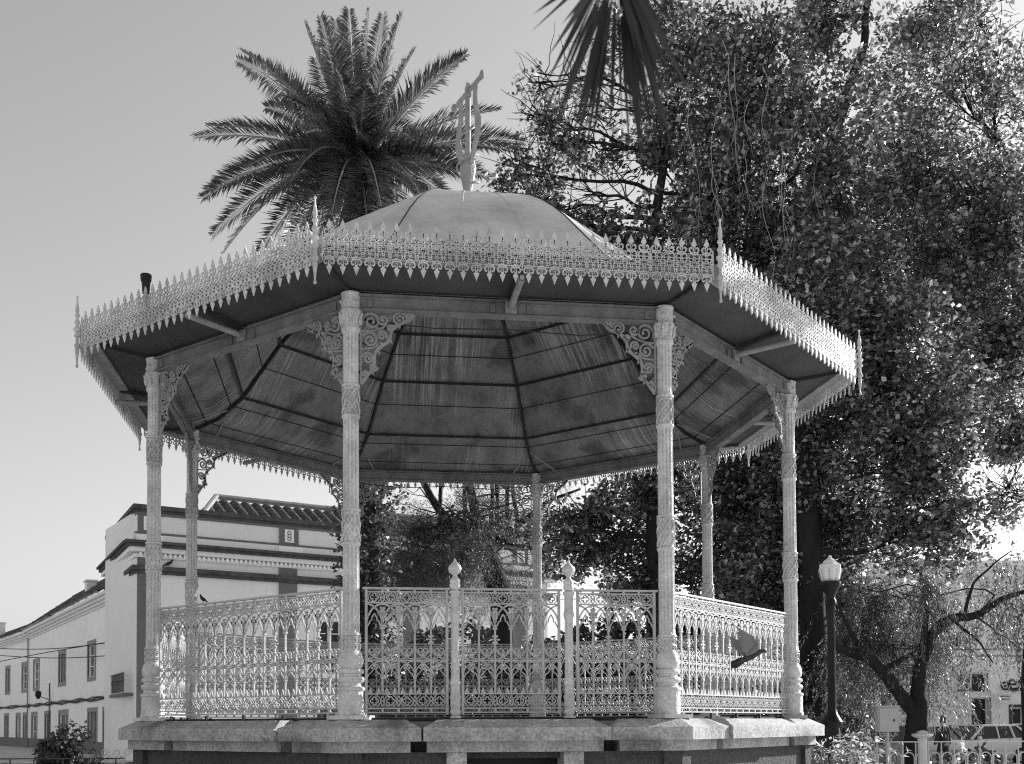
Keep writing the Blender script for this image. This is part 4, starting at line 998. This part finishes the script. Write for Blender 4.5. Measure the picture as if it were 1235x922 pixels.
for nm, m, st in (('parapet_coping', 'darktrim', [(11.30, 11.50, 0.20), (11.18, 11.30, 0.10)]), ('main_cornice', 'darktrim', [(9.70, 9.82, 0.62), (9.55, 9.70, 0.50)]), ('cornice_bed', 'white', [(9.82, 10.15, 0.22), (9.35, 9.55, 0.38), (9.12, 9.28, 0.14)]), ('string_course', 'darktrim', [(8.55, 8.75, 0.24), (8.40, 8.55, 0.14)]), ('parapet_band', 'trim', [(10.15, 10.28, 0.08), (11.05, 11.18, 0.05)])):
    b = MB()
    for z0, z1, p in st: b.box(-0.0, Ls+p*0.2-0.01, -p, 0.05, z0+0.003, z1-0.005)
    b.build(nm, M[m], wing)
for i in range(nb+1):
    x = bay*i
    if x > Lf-1: break
    mould(CB, 'pilaster', 'trim', x+0.01, x+0.92, 0, 8.39, 0.07); mould(CB, 'pilaster', 'trim', x+0.01, x+0.92, 8.76, 9.11, 0.06)
    mould(CB, 'parapet_post', 'trim', x+0.02, x+0.98, 10.285, 11.045, 0.075); pp = mould(CB, 'carved_panel', 'white', x+0.27, x+0.73, 10.36, 10.98, 0.10)
    b = MB()
    for (cx, cz) in ((0, .15), (0, -.15), (0, 0)):
        b.ribbon(arc(x+0.5+cx, 10.67+cz, 0.09, 0, 360, 8), 0.025, 0.03, -0.11)
    b.build('carving', M['trim'], pp)
    mould(CB, 'scroll_foot', 'white', x-0.1, x+1.1, 9.86, 10.12, 0.30)
# tiled roof set back behind the parapet
tr_ = tiles(CB, 3.2, Lf+1, 1.1, 11.3, 3.6, 12.75, pitch=0.55, hipl=1.6, m='tile')
b = MB(); b.tube([(4.8+0.3*i, 3.62, 12.98+0.02*random.random()) for i in range(int((Lf-4)/0.3))], 0.14, 8); b.tube([(3.2, 1.1, 11.35), (4.0, 2.35, 12.2), (4.8, 3.6, 13.0)], 0.14, 8); b.build('ridge_tiles', M['shutter'], tr_)
b = MB(); b.add([(3.2, 1.1, 11.3), (4.8, 3.6, 12.95), (3.2, 6, 11.3)], [(0, 1, 2), (2, 1, 0)]); b.build('hip_end', M['tile'], tr_)

# --- white houses along the street
E1 = at(137, 700, 57.6); E2 = at(37, 700, 82.0); E3 = at(-60, 700, 114.0)
for (P, Q, Hh, lab, wins, doors, rp) in ((E2, E1, 8.35, 'white two storey house with a curved eave next to the corner building', [(44, 3.2), (75, 3.8), (110.5, 4.2)], [(42, 3), (58, 3), (77, 5), (112, 5), (131, 5.5)], 2.6),
                                     (E3, E2, 8.30, 'white two storey house further along the street with a lamp bracket', [(-22, 3), (9.5, 2.2), (30, 3)], [(-12, 3), (8.5, 2), (22.5, 2), (31, 2)], 1.7)):
    P = Vector((P[0], P[1], 0)); Q = Vector((Q[0], Q[1], 0)); rz, L = pline(P, Q)
    Hs = thing('white_house', lab, 'house', tuple(P), rz, 'white houses along the street')
    near_ = Q.x > -25
    ol = lambda px: on_line(P, Q, px)
    holes = [(ol(x-w_), ol(x+w_), 4.3, 6.1) for x, w_ in wins] + [(ol(x-w_), ol(x+w_), 0.0, 2.35) for x, w_ in doors]
    facade(L, Hh, holes, 0.3).build('wall', M['white'], Hs)
    for i, h in enumerate(holes):
        up = h[2] > 1; window(Hs, *h, fr=0.24, bars=(1, 2) if up else (1, 1), sill=up, name='window' if up else 'door', shut=(i % 3 == 1) or not up and i % 2 == 0)
    cornice(Hs, 0, L, [(Hh-0.02, Hh+0.14, 0.55), (Hh-0.16, Hh-0.02, 0.38), (Hh-0.30, Hh-0.16, 0.22), (Hh-0.42, Hh-0.30, 0.10)], 'eave', 'wall2')
    cornice(Hs, 0, L, [(0, 0.7, 0.04)], 'wall_base', 'trim')
    tiles(Hs, -0.1, L+0.1, -0.6, Hh+0.15, 3.0, Hh+0.15+rp, pitch=0.42, m='tile', jag=0.4, hipr=0.2)
    b = MB(); b.tube([(-0.1+0.3*i, 3.0, Hh+0.2+rp+0.03*random.random()) for i in range(int(L/0.3)+1)], 0.13, 6); b.build('ridge_tiles', M['tile'], Hs)
    b = MB(); b.tube([(L-0.12, -0.12, Hh-0.3), (L-0.12, -0.12, 0.1)], 0.05, 8); b.build('downpipe', M['frame'], Hs)
    if Q.x > -25:
        b = MB(); b.obox((L*0.32, -0.02, 3.3), (L*0.32, -0.75, 3.55), 0.05, 0.05); b.obox((L*0.32, -0.06, 0.1), (L*0.32, -0.06, 4.4), 0.06, 0.06); la = b.build('lamp_arm', M['black'], Hs)
        b = MB(); b.lathe([(0.05, 0.30), (0.20, 0.24), (0.22, 0.05), (0.12, -0.22), (0.05, -0.25)], 6, (L*0.32, -0.75, 3.6)); b.build('wall_lantern', M['black'], la)
    ch = MB(); ch.box(L*0.42, L*0.42+0.8, 1.6, 2.2, Hh+1.0, Hh+2.5); ch.box(L*0.42-0.08, L*0.42+0.88, 1.52, 2.28, Hh+2.5, Hh+2.62); ch.build('chimney', M['wall2'], Hs)
    # cables clipped to the facade
    b = MB(); 
    for q in range(3):
        pts = [(L*i/40, -0.07-0.02*q, 2.95+0.04*math.sin(i*0.9+q)+0.05*random.random()+0.07*q) for i in range(41)]; b.tube(pts, 0.035, 5)
    b.build('facade_cable', M['black'], Hs)
fh_ = at(12, 745, 135); FH = thing('white_house', 'distant house with low tiled roof and chimney at the far end of the street', 'house', (fh_[0]-12, fh_[1], 0), 0.1)
facade(20, 9.3, [(4, 5, 5, 7), (10, 11, 5, 7)], 0.2).build('wall', M['white'], FH)
tiles(FH, -0.5, 20, -0.5, 9.3, 4, 11.4, pitch=0.4)
b = MB(); b.box(11.2, 12.2, 0.5, 1.2, 9.6, 12.6); b.box(10.9, 12.5, 0.3, 1.4, 12.6, 12.85); b.build('chimney', M['white'], FH)
# wires across the street
UC = thing('overhead_cable', 'thin cables slung from the white houses to the corner building', 'cable', tuple(at(160, 770, 54)))
b = MB(); o_ = np.array(at(160, 770, 54))
for (y0, y1, sg) in ((782, 769, 8), (800, 771, -2), (790, 788, 6)):
    pts = []
    for i in range(21):
        t = i/20; q = np.array(at(-10+170*t, y0+(y1-y0)*t+sg*math.sin(PI*t)*0.8, 74-20*t))-o_; pts.append(tuple(q))
    b.tube(pts, 0.025, 4)
b.build('wire', M['black'], UC)

# --- bank on the right
bd = 46.0
q0 = at(968, 700, bd); q1 = at(1300, 700, bd)
BK = thing('bank_building', 'pale two storey bank building with a dark transom over its entrance, behind the pepper tree', 'building', (q0[0], q0[1], 0), math.atan2(q1[1]-q0[1], q1[0]-q0[0]))
Lb = q1[0]-q0[0]
def bx_(px): return at(px, 800, bd)[0]-q0[0]
def bz_(py): return at(1100, py, bd)[2]
holes = []
for a, c in ((1028, 1045), (1061, 1078), (1096, 1120)): holes.append((bx_(a), bx_(c), bz_(872), bz_(800)))
holes.append((bx_(1154), bx_(1191), bz_(836), bz_(812)))
holes.append((bx_(1170), bx_(1194), 0.0, bz_(842)))
holes.append((bx_(1219), bx_(1232), bz_(875), bz_(854)))
holes.append((bx_(984), bx_(1000), bz_(872), bz_(800)))
ups = [(bx_(a), bx_(a)+0.7, bz_(781), bz_(766)) for a in (1000, 1050, 1100, 1150, 1206)]
facade(Lb, bz_(690), holes+ups, 0.5).build('wall', M['white'], BK)
for i, h in enumerate(holes):
    if i == 4: window(BK, *h, fr=0.12, bars=(0, 0), sill=False, name='entrance', deep=0.42, fm='white')
    elif i == 3: window(BK, *h, fr=0.06, bars=(1, 0), name='transom_window', deep=0.2, fm='wall2')
    elif i == 5: window(BK, *h, fr=0.12, bars=(0, 0), name='cash_machine', deep=0.1, fm='darktrim')
    else: window(BK, *h, fr=0.30, bars=(0, 1), name='window', deep=0.3, fm='white')
for h in ups: window(BK, *h, fr=0.05, bars=(4, 0), name='window', deep=0.15, fm='wall2')
cornice(BK, 0, Lb, [(bz_(690), bz_(684), 0.5), (bz_(697), bz_(690), 0.38), (bz_(703), bz_(697), 0.2), (bz_(715), bz_(710), 0.1)], 'cornice', 'wall2')
cornice(BK, 0, Lb, [(bz_(784.5), bz_(783), 0.05), (bz_(792.5), bz_(791), 0.04)], 'string_course', 'trim')
cornice(BK, 0, bx_(1150), [(bz_(878), bz_(874), 0.14), (0, bz_(884), 0.06)], 'wall_base', 'wall2')
mould(BK, 'porch_panel', 'wall2', bx_(1155), bx_(1169), 0, bz_(838), 0.05)
for a in (1010, 1086, 1142): mould(BK, 'pilaster', 'wall2', bx_(a), bx_(a)+0.35, bz_(884), bz_(793), 0.05)
# attic storey set back
b = MB(); b.box(bx_(1050), Lb, 1.0, 6, bz_(683.9), bz_(672)); b.build('attic', M['wall2'], BK)
def text(s, size, m, par, x, y, z, name, ext=0.02):
    cu = bpy.data.curves.new(name, 'FONT'); cu.body = s; cu.size = size; cu.extrude = ext; cu.offset = 0.012
    o = bpy.data.objects.new(name+'_tmp', cu); COL.objects.link(o)
    dg = bpy.context.evaluated_depsgraph_get(); me = bpy.data.meshes.new_from_object(o.evaluated_get(dg)); bpy.data.objects.remove(o)
    me.materials.clear(); me.materials.append(M[m]); ob = bpy.data.objects.new(name, me); COL.objects.link(ob); ob.parent = par; ob.location = (x, y, z); ob.rotation_euler = (PI/2, 0, 0)
    return ob
text('Crédito', 0.34, 'black', BK, bx_(1215.5), -0.05, bz_(827.0), 'lettering'); text('Agrícola', 0.26, 'black', BK, bx_(1215.5), -0.05, bz_(834.0), 'lettering')
b = MB(); b.ribbon(arc(bx_(1211.5), bz_(828), 0.15, 0, 360, 16), 0.07, 0.04, -0.04); b.plate(arc(bx_(1211.5), bz_(828), 0.05, 0, 330, 11), 0.04, -0.04); b.build('emblem', M['black'], BK)
b = MB(); b.box(bx_(1198), bx_(1213), -0.45, -0.38, bz_(848.5), bz_(837)); sg = b.build('sign_board', M['wall2'], BK)
b = MB(); b.box(bx_(1199.5), bx_(1211.5), -0.455, -0.451, bz_(841.5), bz_(840)); b.box(bx_(1200.5), bx_(1210), -0.455, -0.451, bz_(845), bz_(843.6)); b.build('sign_marks', M['trim'], sg)

# ------------------------------------------------------------------ street lamp
lp = ground_at(1004, 17.6)
SL = thing('street_lamp', 'white acorn globe street lamp on a dark fluted pole right of the bandstand', 'street lamp', tuple(lp))
k = 17.6/F
pm_ = MB(); pm_.lathe([(0.20, 0), (0.20, 0.10), (0.13, 0.14), (0.13, 0.95), (0.19, 1.0), (0.19, 1.06), (0.13, 1.12), (0.115, 1.5), (0.15, 1.54), (0.16, 1.60), (0.12, 1.66), (0.085, 1.72), (0.068, 1.8, 1), (0.056, 3.45, 1), (0.085, 3.47), (0.09, 3.52), (0.07, 3.56), (0.075, 3.62), (0.11, 3.68), (0.155, 3.76), (0.165, 3.80), (0.165, 3.83)], 24, flute=8)
po = pm_.build('pole', M['pole'], SL); autosmooth(po, 0.7)
gm = MB(); gm.lathe([(0.12, 3.83), (0.145, 3.87), (0.165, 3.96), (0.178, 4.04), (0.168, 4.08), (0.175, 4.10), (0.12, 4.13), (0.095, 4.17), (0.05, 4.20), (0.025, 4.225), (0.03, 4.24), (0.005, 4.26)], 8); go_ = gm.build('globe', M['globe'], SL)
gm = MB()
for i in range(8):
    a = 2*PI*(i+0.5)/8; gm.tube([(r*math.cos(a)*1.01, r*math.sin(a)*1.01, z) for r, z in ((0.12, 3.84), (0.15, 3.88), (0.17, 3.97), (0.18, 4.04))], 0.006, 4)
gm.build('globe_ribs', M['cabinet'], go_)

# ------------------------------------------------------------------ fences
def hoop_fence(label, cat, xa, xb, d, zt, pitch, m, post=None, name='metal_fence', scroll=False):
    a = ground_at(xa, d); b_ = ground_at(xb, d); rz, L = pline(a, b_)
    FN = thing(name, label, cat, tuple(a), rz)
    rr = MB(); rr.obox((0, 0, zt-0.01), (L, 0, zt-0.01), 0.035, 0.02); rr.obox((0, 0, 0.18), (L, 0, 0.18), 0.035, 0.02); rr.build('rail', M[m], FN)
    n = int(L/pitch); b0 = None
    for i in range(n+1):
        if b0 is None: mb = MB(); mb.box(-0.009, 0.009, -0.009, 0.009, 0, zt-0.021); b0 = mb.build('bar', M[m], FN, loc=(0.01, 0, 0))
        else: clone(b0, FN, (0.01+pitch*i, 0, 0))
        if i >= 95: break
    h0 = None
    for i in range(min(n, 95)):
        if h0 is None: mb = MB(); mb.tube([(x, 0, z) for x, z in [(-pitch*0.42, 0.2), (-pitch*0.42, zt-0.30)] + arc(0, zt-0.30, pitch*0.42, 180, 0, 10) + [(pitch*0.42, 0.2)]], 0.011, 6); h0 = mb.build('hoop', M[m], FN, loc=(0.01+pitch/2, 0.02, 0))
        else: clone(h0, FN, (0.01+pitch*(i+0.5), 0.02, 0))
    for px in (post or []):
        x = (ground_at(px, d)-a).length; mb = MB(); mb.lathe([(0.085, 0), (0.085, zt+0.06)], 10, (x, 0, 0)); mb.lathe([(0.12, zt+0.06), (0.19, zt+0.10), (0.19, zt+0.13), (0.10, zt+0.15), (0.08, zt+0.18), (0.02, zt+0.2)], 10, (x, 0, 0)); mb.build('post', M[m], FN)
    return FN
hoop_fence('white metal fence with rows of small hoops in front of the pepper tree', 'fence', 1010, 1250, 20.0, 1.24, 0.234, 'fence', [1112])
LFn = hoop_fence('dark iron fence with scrolls beside the left end of the plinth', 'fence', -20, 150, 18.0, 1.08, 0.42, 'darkfence')
b = MB()
for i in range(5):
    cx = (at(127, 870, 18)[0]-at(-20, 870, 18)[0])+0.09*i
    b.ribbon(spiral(cx, 1.16-0.11*(i % 2), 0.07, 0.02, 90*i, 1.3, 14), 0.014, 0.014)
b.build('scroll', M['fence'], LFn)
# grey meter cabinet on its post by the fence
cp_ = ground_at(1070, 19.4)
MC = thing('meter_cabinet', 'pale grey metal cabinet with a small lock on a thin post before the fence', 'cabinet', tuple(cp_))
b = MB(); b.box(-0.185, 0.175, -0.09, 0.09, 1.42, 1.85); b.box(-0.20, 0.19, -0.105, 0.105, 1.852, 1.875); bo = b.build('cabinet_body', M['cabinet'], MC)
b = MB(); b.box(-0.165, 0.155, -0.104, -0.092, 1.44, 1.83); dr = b.build('cabinet_door', M['cabinet'], bo)
b = MB(); b.box(0.07, 0.095, -0.112, -0.105, 1.60, 1.64); b.build('lock', M['black'], bo)
b = MB(); b.tube([(0, 0, 0), (0, 0, 1.42)], 0.03, 8); b.build('post', M['cabinet'], MC)
b = MB()
for s in (-1, 1):
    b.ribbon(spiral(s*0.07, 1.33, 0.06, 0.018, 90, s*1.2, 14), 0.014, 0.03); b.ribbon(bez((0, 1.18), (s*0.03, 1.25), (s*0.12, 1.30), (s*0.14, 1.41), 10), 0.014, 0.03)
b.build('scroll_bracket', M['cabinet'], MC)

# ------------------------------------------------------------------ cars
def car(label, px, d, rz, paint, group='parked cars'):
    C_ = thing('parked_car', label, 'car', tuple(ground_at(px, d)), rz, group)
    # length along x, 4.0 long, nose at -x
    xs = [-2.0, -1.93, -1.7, -1.3, -0.95, -0.4, 0.3, 1.0, 1.5, 1.85, 1.97]
    zb = [0.55, 0.70, 0.78, 0.86, 0.93, 0.96, 0.97, 0.99, 1.0, 0.97, 0.80]; hw = [0.60, 0.72, 0.79, 0.82, 0.83, 0.84, 0.84, 0.83, 0.82, 0.78, 0.70]
    b = MB(); ring = []
    for x, z, w_ in zip(xs, zb, hw):
        ring.append([(x, -w_*0.9, 0.22), (x, -w_, 0.35), (x, -w_, z-0.18), (x, -w_*0.95, z-0.03), (x, -w_*0.86, z), (x, w_*0.86, z), (x, w_*0.95, z-0.03), (x, w_, z-0.18), (x, w_, 0.35), (x, w_*0.9, 0.22)])
    V = [p for r_ in ring for p in r_]; n = 10
    Fc = [(i*n+j, i*n+(j+1) % n, (i+1)*n+(j+1) % n, (i+1)*n+j) for i in range(len(xs)-1) for j in range(n)] + [tuple(range(n-1, -1, -1)), tuple((len(xs)-1)*n+j for j in range(n))]
    b.add(V, Fc); body = b.build('body', M[paint], C_); autosmooth(body, 0.7)
    # glasshouse: dark glass volume, roof skin and pillars
    g_ = MB(); xb0, xb1, xt0, xt1, wb, wt, zt = -1.0, 1.78, -0.28, 1.28, 0.74, 0.58, 1.42
    g_.add([(xb0, -wb, 0.93), (xb1, -wb, 0.99), (xb1, wb, 0.99), (xb0, wb, 0.93), (xt0, -wt, zt), (xt1, -wt, zt), (xt1, wt, zt), (xt0, wt, zt)], [(3, 2, 1, 0), (4, 5, 6, 7), (0, 1, 5, 4), (1, 2, 6, 5), (2, 3, 7, 6), (3, 0, 4, 7)])
    g_.build('window_glass', M['glass'], C_)
    r_ = MB(); r_.box(xt0-0.02, xt1+0.04, -wt-0.02, wt+0.02, zt+0.003, zt+0.05, top=0.05)
    for s in (-1, 1):
        r_.obox((xb0, s*wb*1.01, 0.94), (xt0, s*(wt+0.005), zt+0.02), 0.07, 0.06); r_.obox((xb1, s*wb*1.01, 1.0), (xt1, s*(wt+0.005), zt+0.02), 0.10, 0.07)
        r_.obox((0.30, s*wb*1.01, 0.96), (0.32, s*(wt+0.01), zt), 0.06, 0.05); r_.obox((1.05, s*wb*1.01, 0.98), (0.98, s*(wt+0.01), zt), 0.10, 0.05)
        r_.obox((xt0, s*(wt+0.005), zt+0.01), (xt1, s*(wt+0.005), zt+0.01), 0.05, 0.05)
    rf = r_.build('roof', M[paint], C_)
    for x in (-1.28, 1.25):
        for s in (-1, 1):
            w_ = MB(); w_.tube([(x, s*0.66, 0.31), (x, s*0.85, 0.31)], 0.31, 18); wh = w_.build('wheel', M['rubber'], C_)
            w_ = MB(); w_.tube([(x, s*0.851, 0.31), (x, s*0.865, 0.31)], 0.20, 12); w_.build('rim', M['cabinet'], wh)
    for s in (-1, 1):
        h_ = MB(); h_.lathe([(0.001, -0.06), (0.10, -0.05), (0.13, 0.0), (0.11, 0.04), (0.001, 0.05)], 10, (0, 0, 0)); ho = h_.build('headlight', M['globe'], C_, loc=(-1.86, s*0.58, 0.66))
        mr = MB(); mr.box(-0.78, -0.66, s*0.86-0.07, s*0.86+0.07, 0.94, 1.06, top=0.02); mr.build('mirror', M[paint], C_)
    bp_ = MB(); bp_.box(-2.06, -1.96, -0.7, 0.7, 0.30, 0.50, top=0.02); bp_.build('bumper', M[paint], C_)
    return C_
car('pale hatchback parked in front of the bank entrance', 1178, 41, R(20), 'carpale')
car('grey car parked behind the grey cabinet and pepper tree trunk', 1100, 37, R(35), 'cardark')
car('dark car parked further along under the trees beside the shrub', 1018, 39, R(15), 'cardark')

# ------------------------------------------------------------------ person walking behind the fence
def skin_body(name, joints, edges, m, parent=None, loc=(0, 0, 0), rz=0, sub=2, root=0):
    me = bpy.data.meshes.new(name); me.from_pydata([j[0] for j in joints], edges, []); o = bpy.data.objects.new(name, me); COL.objects.link(o)
    md = o.modifiers.new('skin', 'SKIN'); md.use_smooth_shade = True
    for i, j in enumerate(joints):
        r = j[1]; r = (r, r) if not hasattr(r, '__len__') else r
        me.skin_vertices[0].data[i].radius = r; me.skin_vertices[0].data[i].use_root = (i == root)
    s = o.modifiers.new('sub', 'SUBSURF'); s.levels = sub; s.render_levels = sub
    dg = bpy.context.evaluated_depsgraph_get(); bm_ = bpy.data.meshes.new_from_object(o.evaluated_get(dg)); o.modifiers.clear(); o.data = bm_
    bm_.materials.clear(); bm_.materials.append(M[m]); o.location = loc; o.rotation_euler[2] = rz
    if parent is not None: o.parent = parent
    return o
pp_ = ground_at(1137, 33)
PE = thing('person', 'person in dark clothes walking behind the fence between the two parked cars', 'person', tuple(pp_), R(200))
J = [((0, 0, 0.92), (0.15, 0.11)), ((0, 0, 1.10), (0.13, 0.10)), ((0, 0, 1.32), (0.17, 0.11)), ((0, 0, 1.43), (0.08, 0.07)), ((0, -0.01, 1.50), (0.055, 0.055)), ((0, -0.02, 1.56), (0.06, 0.075)), ((0, -0.02, 1.64), (0.075, 0.095)), ((0, -0.01, 1.71), (0.05, 0.06)),
     ((0.19, 0, 1.39), 0.055), ((0.24, 0.03, 1.12), 0.045), ((0.23, -0.10, 0.90), 0.035), ((0.23, -0.14, 0.82), 0.028), ((-0.19, 0, 1.39), 0.055), ((-0.24, -0.02, 1.12), 0.045), ((-0.23, 0.02, 0.88), 0.035), ((-0.23, 0.02, 0.80), 0.028),
     ((0.09, 0, 0.86), 0.085), ((0.10, -0.12, 0.48), 0.06), ((0.10, -0.02, 0.09), 0.045), ((0.10, -0.17, 0.04), 0.035), ((-0.09, 0, 0.86), 0.085), ((-0.10, 0.04, 0.48), 0.06), ((-0.10, 0.28, 0.14), 0.045), ((-0.10, 0.16, 0.04), 0.035)]
Ed = [(0, 1), (1, 2), (2, 3), (3, 4), (4, 5), (5, 6), (6, 7), (2, 8), (8, 9), (9, 10), (10, 11), (2, 12), (12, 13), (13, 14), (14, 15), (0, 16), (16, 17), (17, 18), (18, 19), (0, 20), (20, 21), (21, 22), (22, 23)]
skin_body('body', J, Ed, 'skin', PE)
Jc = [(p, (tuple(x+0.018 for x in r) if hasattr(r, '__len__') else r+0.014)) for p, r in (J[0:4]+J[8:11]+J[12:15]+J[16:19]+J[20:23])]
Ec = [(0, 1), (1, 2), (2, 3), (2, 4), (4, 5), (5, 6), (2, 7), (7, 8), (8, 9), (0, 10), (10, 11), (11, 12), (0, 13), (13, 14), (14, 15)]
skin_body('coat_and_trousers', Jc, Ec, 'cloth', PE)
b = MB(); b.lathe([(0.01, 1.80), (0.06, 1.79), (0.095, 1.75), (0.108, 1.69), (0.105, 1.62), (0.09, 1.56), (0.06, 1.54)], 14, (0, 0.005, 0)); hr = b.build('hair', M['hair'], PE, smooth=True)

# ------------------------------------------------------------------ pigeons
def pigeon_perched(label, p, rz, s=1.0):
    P_ = thing('pigeon', label, 'pigeon', tuple(p), rz, 'pigeons perched on ledges')
    o = skin_body('body', [((0, 0, 0.10), (0.055, 0.05)), ((0.08, 0, 0.14), (0.05, 0.05)), ((0.125, 0, 0.20), (0.028, 0.028)), ((0.14, 0, 0.235), (0.026, 0.03)), ((0.175, 0, 0.23), (0.006, 0.006)), ((-0.09, 0, 0.06), (0.035, 0.022)), ((-0.20, 0, 0.01), (0.028, 0.008))], [(0, 1), (1, 2), (2, 3), (3, 4), (0, 5), (5, 6)], 'black' if s == 1 else 'pigeon', P_)
    b = MB(); b.tube([(0.02, 0.02, 0.06), (0.02, 0.02, 0)], 0.006, 5); b.build('leg', M['rust'], P_); b = MB(); b.tube([(0.02, -0.02, 0.06), (0.02, -0.02, 0)], 0.006, 5); b.build('leg', M['rust'], P_)
    return P_
pv = Matrix.Rotation(rzf, 4, 'Z') @ Vector((1.35, -0.16, 8.75)) + A
PV = pigeon_perched('pigeon perched on the dark string course of the corner building', pv, rzf); PV.scale = (1.5, 1.5, 1.5)
rp_ = at(260, 721, 12.2)
pgl = side_frame(7, RC); t_ = 0.285
pk = Vector(pt(7, RC, 0)).lerp(Vector(pt(8, RC, 0)), t_); pigeon_perched('small pigeon sitting on the top rail of the left railing', (pk.x, pk.y, 2.763), 2.4).scale = (0.35, 0.35, 0.35)
# the flying pigeon in front of the right railing: body turned to the right, wings raised
fp = Vector(at(905, 789, 9.6))
FP = thing('pigeon', 'pigeon in flight with raised wings before the right railing', 'pigeon', tuple(fp))
k = 9.6/F
def q_(px, py, dy=0.0): return ((px-905)*k, dy, -(py-789)*k)
skin_body('body', [(q_(903, 793), (0.030, 0.034)), (q_(912, 788), (0.032, 0.034)), (q_(919, 785.5), (0.020, 0.020)), (q_(922.5, 785), (0.015, 0.016)), (q_(926, 787.5), (0.003, 0.003)), (q_(893, 798), (0.022, 0.020)), (q_(886, 801), (0.026, 0.008)), (q_(882, 803), (0.028, 0.005))], [(0, 1), (1, 2), (2, 3), (3, 4), (0, 5), (5, 6), (6, 7)], 'pigeon', FP)
def wing_(pts, tw, name='wing', m='wing'):
    b = MB(); n = len(pts)
    top = [(x, y, z) for x, y, z in pts]; bot = [(x+0.002, y+0.008, z-0.002) for x, y, z in pts]
    b.add(top+bot, [tuple(range(n)), tuple(range(2*n-1, n-1, -1))]+[(i, i+n, (i+1) % n+n, (i+1) % n) for i in range(n)])
    for i in range(7):
        t = i/6; a = Vector(pts[0]).lerp(Vector(pts[1]), 0.2+0.8*t); c = Vector(pts[2]).lerp(Vector(pts[-1]), t); b.obox(tuple(a+Vector((0, -0.004, 0))), tuple(c+Vector((0, -0.004, 0))), 0.004, 0.004)
    return b.build(name, M[m], FP)
wing_([q_(913, 786, -.03), q_(911, 776, -.08), q_(905, 769, -.12), q_(893, 764, -.17), q_(880, 757, -.20), q_(886, 764, -.19), q_(882, 765, -.18), q_(888, 770, -.17), q_(884, 772, -.16), q_(890, 776, -.14), q_(887, 779, -.13), q_(892, 782, -.11), q_(890, 786, -.10), q_(895, 787, -.08), q_(899, 792, -.04)], 0)
wing_([q_(911, 787, .03), q_(905, 776, .10), q_(896, 770, .16), q_(886, 765, .2), q_(888, 776, .17), q_(893, 785, .11), q_(899, 792, .04)], 0)
wing_([q_(896, 793, .0), q_(890, 794, .02), q_(882, 798, .03), q_(881, 806, .0), q_(888, 806, -.02), q_(896, 800, -.02)], 0, 'tail', 'pigeon')
